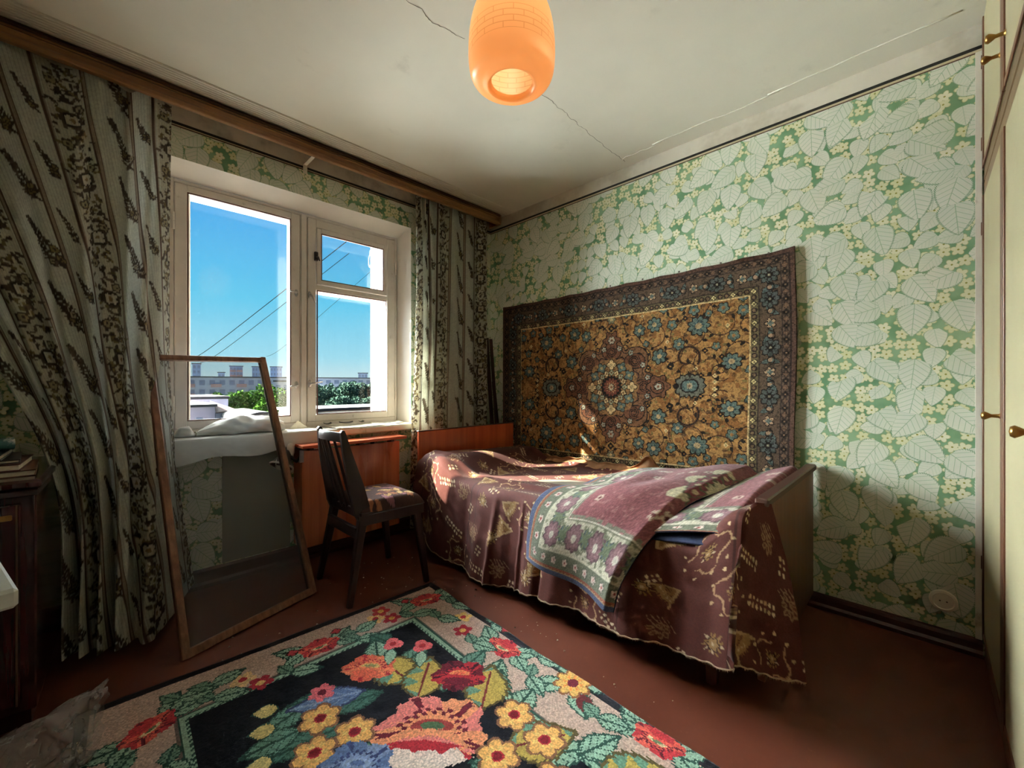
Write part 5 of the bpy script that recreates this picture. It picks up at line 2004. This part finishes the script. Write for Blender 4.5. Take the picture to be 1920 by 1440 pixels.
prof = [(.059, .014), (.060, .006), (.0635, .000), (.069, -.003), (.075, .000), (.083, .005), (.096, .007), (.108, .012), (.117, .024), (.1225, .042), (.1245, .068), (.125, .095), (.1235, .130), (.119, .168), (.110, .202), (.096, .230), (.078, .250), (.055, .262), (.035, .266)]
n = 64
P_ = np.zeros((len(prof) * 1, n + 1, 3))
UV = np.zeros((len(prof), n + 1, 2))
for i, (r, h) in enumerate(prof):
    for k in range(n + 1):
        th = 2 * PI * k / n
        P_[i, k] = (LX + r * math.cos(th), LY + r * math.sin(th), LZ + h)
        UV[i, k] = (th * .125, h)
sh = grid('shade', P_, None, shade_mat(), pl, uv=UV)
sd = sh.modifiers.new('smooth', 'SUBSURF')
sd.levels = sd.render_levels = 2
M_bulb, ntb, bb = new_mat('lit_bulb_glass')
bb.inputs['Base Color'].default_value = lin((255, 240, 210))
bb.inputs['Emission Color'].default_value = (1.0, 0.90, 0.72, 1)
bb.inputs['Emission Strength'].default_value = 12.0
MB().lathe([(0, .095), (.012, .097), (.024, .106), (.030, .122), (.029, .138), (.020, .16), (.014, .18), (.013, .20), (0, .20)], (LX, LY, LZ), 24).build('bulb', M_bulb, pl, True)
MB().lathe([(0, .195), (.018, .195), (.020, .23), (.016, .27), (.045, .285), (.045, .262), (0, .30)], (LX, LY, LZ), 20).build('socket', M_white, pl, True, 40)
MB().tube([(LX, LY, LZ + .29), (LX, LY, ZC - .03)], .004, 8).build('cord', M_white, pl)
MB().lathe([(0, -.05), (.03, -.045), (.045, -.015), (.048, -.001), (0, -.001)], (LX, LY, ZC), 20).build('ceiling_cup', M_white, pl, True, 40)

# ================================================================== dark cabinet at the left, with books
cb = thing('cabinet', 'dark red lacquered cabinet with books on top beside the curtain', 'cabinet', (-.118, 1.99, 0))
cb.rotation_euler.z = math.radians(-3.2)
MB().box(-.95, -.118, 1.990, 2.590, .05, .742, .004).build('body', W_cab, cb)
MB().box(-.965, -.106, 1.975, 2.595, .742, .772, .008).build('top', W_cab, cb)
MB().box(-.955, -.112, 1.980, 2.592, .722, .742, .003).build('moulding', W_dark_h, cb)
d = MB().box(-.53, -.150, 1.972, 1.992, .085, .700, .003).build('door', W_cab, cb)
MB().box(-.158, -.154, 1.968, 1.973, .085, .700).build('edge_line', M_br, d)
MB().box(-.205, -.165, 1.966, 1.973, .655, .672, .002).build('hinge', W_brass, d)
d = MB().box(-.935, -.535, 1.972, 1.992, .085, .700, .003).build('door', W_cab, cb)
MB().box(-.94, -.13, 2.0, 2.58, 0, .05).build('plinth', W_dark, cb)


def book(label, x0, x1, y0, y1, z0, th, ang, cover):
    cx, cy = (x0 + x1) / 2, (y0 + y1) / 2
    b = thing('book', label, 'book', (cx, cy, z0), 'books on the cabinet')
    w, h = (x1 - x0) / 2, (y1 - y0) / 2
    R = Matrix.Rotation(ang, 3, 'Z')
    mc = paint('book_cover', cover, .5, .1, 15)
    mb = MB()
    mb.obox(cx, cy, z0 + .0015, w, h, .0015, R, .0005)
    mb.obox(cx, cy, z0 + th - .0015, w, h, .0015, R, .0005)
    sp = R @ Vector((-w + .0015, 0, 0))
    mb.obox(cx + sp.x, cy + sp.y, z0 + th / 2, .0015, h, th / 2, R, .0005)
    mb.build('cover', mc, b)
    MB().obox(cx, cy, z0 + th / 2, w - .004, h - .004, th / 2 - .003, R).build('pages', M_news, b)


book('lowest brown book of the stack on the cabinet', -.40, -.128, 2.06, 2.33, .772, .020, .03, (96, 62, 46))
book('red-brown book, second from the bottom on the cabinet', -.42, -.150, 2.07, 2.32, .792, .022, -.05, (92, 44, 40))
book('thin dark book, third from the bottom on the cabinet', -.44, -.165, 2.08, 2.31, .814, .012, .06, (54, 44, 48))
book('slate grey book, topmost of the stack on the cabinet', -.46, -.195, 2.09, 2.32, .826, .018, -.03, (66, 74, 82))
M_teal = paint('teal_magazine', (64, 104, 104), .35, .2, 18, dirt=((220, 222, 214), 14.0, .56))
ro = MB().tube([(-.50, 2.16, .866), (-.36, 2.19, .866), (-.185, 2.24, .865)], [.020, .021, .021], 16)
tag(ro.build('rolled_magazine', M_teal, None, True, 50), 'rolled teal magazine lying on top of the books', 'magazine')

# ---- white table corner at the very left
tb = thing('white_table', 'corner of a white table top beside the dark cabinet', 'table', (-.45, 1.45, 0))
R = Matrix.Rotation(math.radians(11), 3, 'Z')
M_tab = paint('white_table_laminate', (206, 212, 204), .35, .05, 6)
off = R @ Vector((-.33, .24, 0))
tc = Vector((-.090, 1.165, .684)) + off
MB().obox(tc.x, tc.y, tc.z, .33, .24, .018, R, .006).build('table_top', M_tab, tb)
for sx in (-1, 1):
    for sy in (-1, 1):
        q = tc + R @ Vector((sx * .29, sy * .20, 0))
        MB().beam((q.x, q.y, .67), (q.x, q.y, 0), .035, .035, .026, .026).build('leg', M_tab, tb)

# ---- crumpled clear plastic bag on the floor
def bag_mat():
    m, nt, b = new_mat('clear_polythene')
    nt.nodes.remove(b)
    t = nt.nodes.new('ShaderNodeBsdfTransparent')
    t.inputs[0].default_value = (.94, .94, .94, 1)
    d = nt.nodes.new('ShaderNodeBsdfPrincipled')
    d.inputs['Base Color'].default_value = lin((205, 200, 196))
    d.inputs['Roughness'].default_value = .12
    d.inputs['Specular IOR Level'].default_value = .9
    n = noise(nt, objco(nt), 22.0, 6.0, .7)
    bp = nt.nodes.new('ShaderNodeBump')
    bp.inputs['Strength'].default_value = .8
    bp.inputs['Distance'].default_value = .01
    nt.links.new(n.s, bp.inputs['Height'])
    nt.links.new(bp.outputs[0], d.inputs['Normal'])
    mx = nt.nodes.new('ShaderNodeMixShader')
    lw = nt.nodes.new('ShaderNodeLayerWeight')
    lw.inputs[0].default_value = .25
    f = S(nt, lw.outputs['Facing']) * .45 + n.smooth(.50, .75) * .4 + .2
    nt.links.new(f.s, mx.inputs[0])
    nt.links.new(t.outputs[0], mx.inputs[1])
    nt.links.new(d.outputs[0], mx.inputs[2])
    nt.links.new(mx.outputs[0], nt.nodes['Material Output'].inputs[0])
    return m


nb, nr = 60, 40
Q = np.zeros((nr + 1, nb + 1, 3))
ax0, ax1 = Vector((-.42, 1.62, .0)), Vector((.020, 1.715, .0))
for j in range(nb + 1):
    u = j / nb
    hgt = .10 + .075 * u ** 1.5 if u > .05 else .03
    wid = .13 - .04 * u
    c = ax0.lerp(ax1, u)
    if u > .93:
        wid *= .75
    for i in range(nr + 1):
        th = 2 * PI * i / nr
        cr1 = float(vnoise(np.array([u * 6 + math.cos(th)]), np.array([math.sin(th) + u]), 2.2, 17)[0])
        cr2 = float(vnoise(np.array([u * 9 + 2 * math.cos(th)]), np.array([2 * math.sin(th)]), 4.0, 18)[0])
        k = .72 + .38 * cr1 + .22 * cr2
        Q[i, j] = (c.x + .03 * (cr2 - .5) + .02 * math.sin(th) * u, c.y + wid * math.cos(th) * k, max(.014, hgt * .5 + hgt * .5 * math.sin(th) * (k + .15)))
Q[-1] = Q[0]
o = grid('plastic_bag', Q, None, bag_mat())
tag(o, 'crumpled clear plastic bag lying at the edge of the floor rug', 'bag')

# crumbs of fallen paint
cm = MB()
for k in range(70):
    x, y = random.choice([(random.uniform(.25, 1.3), random.uniform(1.92, 2.12)), (random.uniform(.85, 1.4), random.uniform(1.9, 2.4)), (random.uniform(1.3, 1.42), random.uniform(.6, 1.9))])
    s = random.uniform(.0015, .005)
    cm.add([(x - s, y, .001), (x + s, y - s * .6, .001), (x + s * .3, y + s, .001), (x, y, .001 + s)], [(0, 1, 3), (1, 2, 3), (2, 0, 3), (0, 2, 1)])
tag(cm.build('paint_crumbs', M_white), 'white crumbs of fallen paint scattered on the floor', 'crumbs', kind='stuff')

# ================================================================== outside
M_ground = paint('outside_ground', (50, 52, 44), .95, .2, .2)
tag(MB().box(-300, 500, 60, 900, -10, -9).build('ground_outside', M_ground), 'ground of the town far below the window', 'ground', kind='structure')  # near ground left out so the added upward lamp is not blocked
M_wallA = paint('hazed_block_wall', (150, 156, 172), .9, .12, .3)  # blue-grey of distance haze is put into this wall colour
M_wallB = paint('hazed_tower_wall', (120, 138, 170), .9, .1, .2)  # bluer again, with the haze painted into the base colour
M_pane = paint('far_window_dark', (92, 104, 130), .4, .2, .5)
M_wallP = paint('pinkish_plaster', (206, 188, 196), .9, .08, .5)
M_roofR = paint('red_metal_roof', (52, 10, 10), .9, .1, 1)
M_roofG = paint('grey_flat_roof', (27, 31, 36), .8, .12, .4)
M_bal = paint('balcony_brick', (156, 122, 118), .9, .15, .6)


def block(name, label, x0, x1, y, z1, depth, mat, floors, bays, group=None, z0=-9.0, band=None, fh=2.8):
    t = thing(name, label, 'building', ((x0 + x1) / 2, y, z0), group)
    t.rotation_euler.z = -math.atan2((x0 + x1) / 2, y)          # turned square to the camera, keeping the glaring sunlit sides out of view
    MB().box(x0, x1, y, y + depth, z0, z1).build('walls', mat, t)
    MB().box(x0 - .3, x1 + .3, y - .3, y + depth + .3, z1, z1 + .35).build('roof', M_roofG, t)
    bw = (x1 - x0) / bays
    me = None
    for f in range(floors):
        zc = z1 - 1.5 - f * fh
        if zc < z0 + 1:
            break
        for b_ in range(bays):
            xc = x0 + (b_ + .5) * bw
            if me is None:
                w = bw * .28
                o = MB().box(-w, w, -.12, .05, -.75, .75).build('window', M_pane, t)
                me = o.data
            else:
                o = bpy.data.objects.new('window', me)
                C.objects.link(o)
                o.parent = t
                o.matrix_parent_inverse = Matrix.Translation(t.location).inverted()
            o.location = (xc, y, zc)
    if band:
        for k in range(band):
            xc = x0 + (x1 - x0) * (k + .5) / band
            for f in range(3):
                zc = z1 - 2.4 - f * fh
                MB().box(xc - 1.3, xc + 1.3, y - 1.0, y, zc - .5, zc + .5).build('balcony', M_bal, t)
    return t


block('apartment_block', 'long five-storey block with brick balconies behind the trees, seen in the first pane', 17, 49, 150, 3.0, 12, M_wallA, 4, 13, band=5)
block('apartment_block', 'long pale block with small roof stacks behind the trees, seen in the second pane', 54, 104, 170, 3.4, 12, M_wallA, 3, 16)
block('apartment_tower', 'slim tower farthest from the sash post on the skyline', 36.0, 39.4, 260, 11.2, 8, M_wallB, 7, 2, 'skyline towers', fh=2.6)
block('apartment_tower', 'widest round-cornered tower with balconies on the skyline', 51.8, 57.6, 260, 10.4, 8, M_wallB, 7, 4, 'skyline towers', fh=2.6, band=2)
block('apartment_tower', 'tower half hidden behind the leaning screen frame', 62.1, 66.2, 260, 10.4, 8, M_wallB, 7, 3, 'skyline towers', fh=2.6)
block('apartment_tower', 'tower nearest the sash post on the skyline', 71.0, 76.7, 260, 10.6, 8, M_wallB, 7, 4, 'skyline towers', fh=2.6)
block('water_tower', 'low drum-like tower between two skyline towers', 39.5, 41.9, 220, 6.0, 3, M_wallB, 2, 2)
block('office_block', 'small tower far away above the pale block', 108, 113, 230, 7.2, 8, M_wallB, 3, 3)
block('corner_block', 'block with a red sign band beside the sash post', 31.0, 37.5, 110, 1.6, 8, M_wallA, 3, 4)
t = tag(MB().box(31.2, 34.5, 109.6, 109.9, -2.5, -1.2).build('shop_sign', M_roofR), 'red sign board low beside the trees', 'sign')

# pink house with red roof, sheds
hs = thing('pink_house', 'low pink plastered house with a red metal roof', 'house', (6.5, 45, -9))
MB().box(3.5, 7.85, 45, 52, -9, -.95).build('walls', M_wallP, hs)
MB().box(3.3, 8.0, 44.8, 52.2, -.95, -.72).build('eaves', M_roofG, hs)
for x in (4.4, 5.4, 6.5):
    MB().box(x, x + .45, 44.9, 45.02, -2.15, -1.85).build('window', M_pane, hs)
mb = MB().add([(7.85, 44.6, -1.45), (9.5, 44.6, -1.28), (9.9, 50, -1.25), (8.3, 50, -.55), (7.85, 47, -.75)], [(0, 1, 2, 3, 4)]).add([(7.85, 44.6, -1.55), (9.5, 44.6, -1.38), (9.5, 44.6, -1.28), (7.85, 44.6, -1.45)], [(0, 1, 2, 3)])
mb.build('red_roof', M_roofR, hs)
MB().box(7.9, 9.5, 45, 50, -9, -1.45).build('annex_wall', M_wallA, hs)
g2 = thing('rubble_roof', 'speckled gravel roof beyond the pink house', 'roof', (5.5, 60, -9))
MB().box(4, 11, 56, 66, -9, -.6).build('walls', M_wallA, g2)
MB().box(3.9, 11.1, 55.9, 66.1, -.6, -.3).build('roof', M_roofG, g2)
sd_ = thing('metal_shed', 'pale metal shed with a curved roof below the trees', 'shed', (9.8, 40, -9))
V, F = [], []
for k in range(13):
    a = PI * k / 12
    for y in (37.5, 44.4):
        V.append((9.7 + 1.5 * math.cos(a), y, -1.9 + .75 * math.sin(a)))
    if k:
        F.append((2 * k - 2, 2 * k - 1, 2 * k + 1, 2 * k))
F.append(tuple(range(0, 26, 2)))
MB().add(V, F).build('roof', M_roofG, sd_)
MB().box(8.2, 11.2, 37.5, 44.4, -9, -1.9).build('walls', M_wallA, sd_)
rf = thing('flat_roof_building', 'near building with a pale flat roof below the second pane', 'building', (17, 38, -9))
MB().box(11.6, 26, 34, 40, -9, -1.15).build('walls', M_wallA, rf)
MB().box(11.4, 26.2, 33.8, 40.2, -1.15, -.95).build('roof', M_roofG, rf)
MB().box(11.4, 26.2, 33.7, 33.9, -1.0, -.86).build('parapet', M_roofG, rf)

# trees
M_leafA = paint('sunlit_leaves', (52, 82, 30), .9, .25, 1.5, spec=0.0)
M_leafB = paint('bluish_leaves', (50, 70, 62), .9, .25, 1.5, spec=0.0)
M_bark = paint('bark', (96, 84, 72), .9, .2, 4)


def tree(label, x, y, ztop, rad, mat, group, seed):
    r = np.random.default_rng(seed)
    t = thing('leafy_tree', label, 'tree', (x, y, -9), group)
    MB().tube([(x, y, -9), (x + .2, y, -4), (x, y, ztop - rad)], [.35, .25, .12], 7).build('trunk', M_bark, t, True)
    n = 2600
    lob = r.normal(size=(9, 3))
    lob = lob / np.linalg.norm(lob, axis=1)[:, None] * np.array([rad * .65, rad * .65, rad * .55])
    c = np.array([x, y, ztop - rad * 1.05])
    k = r.integers(0, 9, n)
    d = r.normal(size=(n, 3))
    d /= np.linalg.norm(d, axis=1)[:, None]
    p = c + lob[k] + d * rad * .5 * (r.random((n, 1)) ** .33)
    p[:, 2] = np.minimum(p[:, 2], ztop + .3 * r.random(n))
    a, b_ = r.normal(size=(n, 3)), r.normal(size=(n, 3))
    s = rad * .075
    a = a / np.linalg.norm(a, axis=1)[:, None] * s
    b_ = b_ / np.linalg.norm(b_, axis=1)[:, None] * s
    V = np.stack([p - a, p + b_, p + a, p - b_], 1).reshape(-1, 3)
    me = bpy.data.meshes.new('crown')
    me.from_pydata(V.tolist(), [], (np.arange(n * 4).reshape(-1, 4)).tolist())
    me.materials.append(mat)
    o = link('crown', me, t)
    o['kind'] = 'stuff'


for i, (x, y, zt, rd, lab) in enumerate(((12.6, 74, -.9, 1.7, 'lowest of the sunlit trees, beside the pink house'), (14.6, 76, .3, 2.2, 'sunlit tree with rounded crown left of the tallest one'), (17.2, 75, .7, 2.4, 'broad sunlit tree in front of the balconied block'), (20.4, 75, 1.5, 2.9, 'tallest sunlit tree, behind the screen frame'), (18.0, 68, -.9, 2.2, 'darker low tree in front of the tallest sunlit one'), (23.4, 78, -.3, 1.9, 'sunlit tree beside the sash post'))):
    tree(lab, x, y, zt, rd, M_leafA, 'trees seen in the first pane', 100 + i)
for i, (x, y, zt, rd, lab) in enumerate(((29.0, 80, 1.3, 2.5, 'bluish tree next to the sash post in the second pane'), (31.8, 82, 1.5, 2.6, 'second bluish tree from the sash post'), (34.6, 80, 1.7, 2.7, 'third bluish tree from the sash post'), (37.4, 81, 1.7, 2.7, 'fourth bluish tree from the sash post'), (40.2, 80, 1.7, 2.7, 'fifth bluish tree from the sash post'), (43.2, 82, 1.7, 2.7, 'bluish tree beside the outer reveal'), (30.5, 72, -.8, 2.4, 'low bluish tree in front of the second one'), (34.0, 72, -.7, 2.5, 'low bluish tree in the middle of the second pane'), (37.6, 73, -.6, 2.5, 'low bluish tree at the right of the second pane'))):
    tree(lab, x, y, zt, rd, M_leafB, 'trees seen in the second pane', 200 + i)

# overhead wires
M_wire = paint('black_wire', (4, 5, 5), 1.0, spec=0.0)
for lab, a, b_, r0, r1 in (('upper of two black wires rising across the window', (1.78, 4.0, 2.48), (7.79, 60, 3.75), .004, .030), ('lower of two black wires rising across the window', (1.87, 4.2, 2.41), (9.02, 60, 3.55), .003, .026), ('thin third wire low over the trees', (2.32, 4.5, 2.42), (15.95, 60, 4.62), .002, .018)):
    a, b_ = Vector(a), Vector(b_)
    pts = [a.lerp(b_, t) - Vector((0, 0, .25 * math.sin(t * PI))) for t in np.linspace(0, 1, 24)]
    tag(MB().tube(pts, [r0 + (r1 - r0) * t for t in np.linspace(0, 1, 24)], 6).build('overhead_wire', M_wire), lab, 'wire', 'overhead wires')
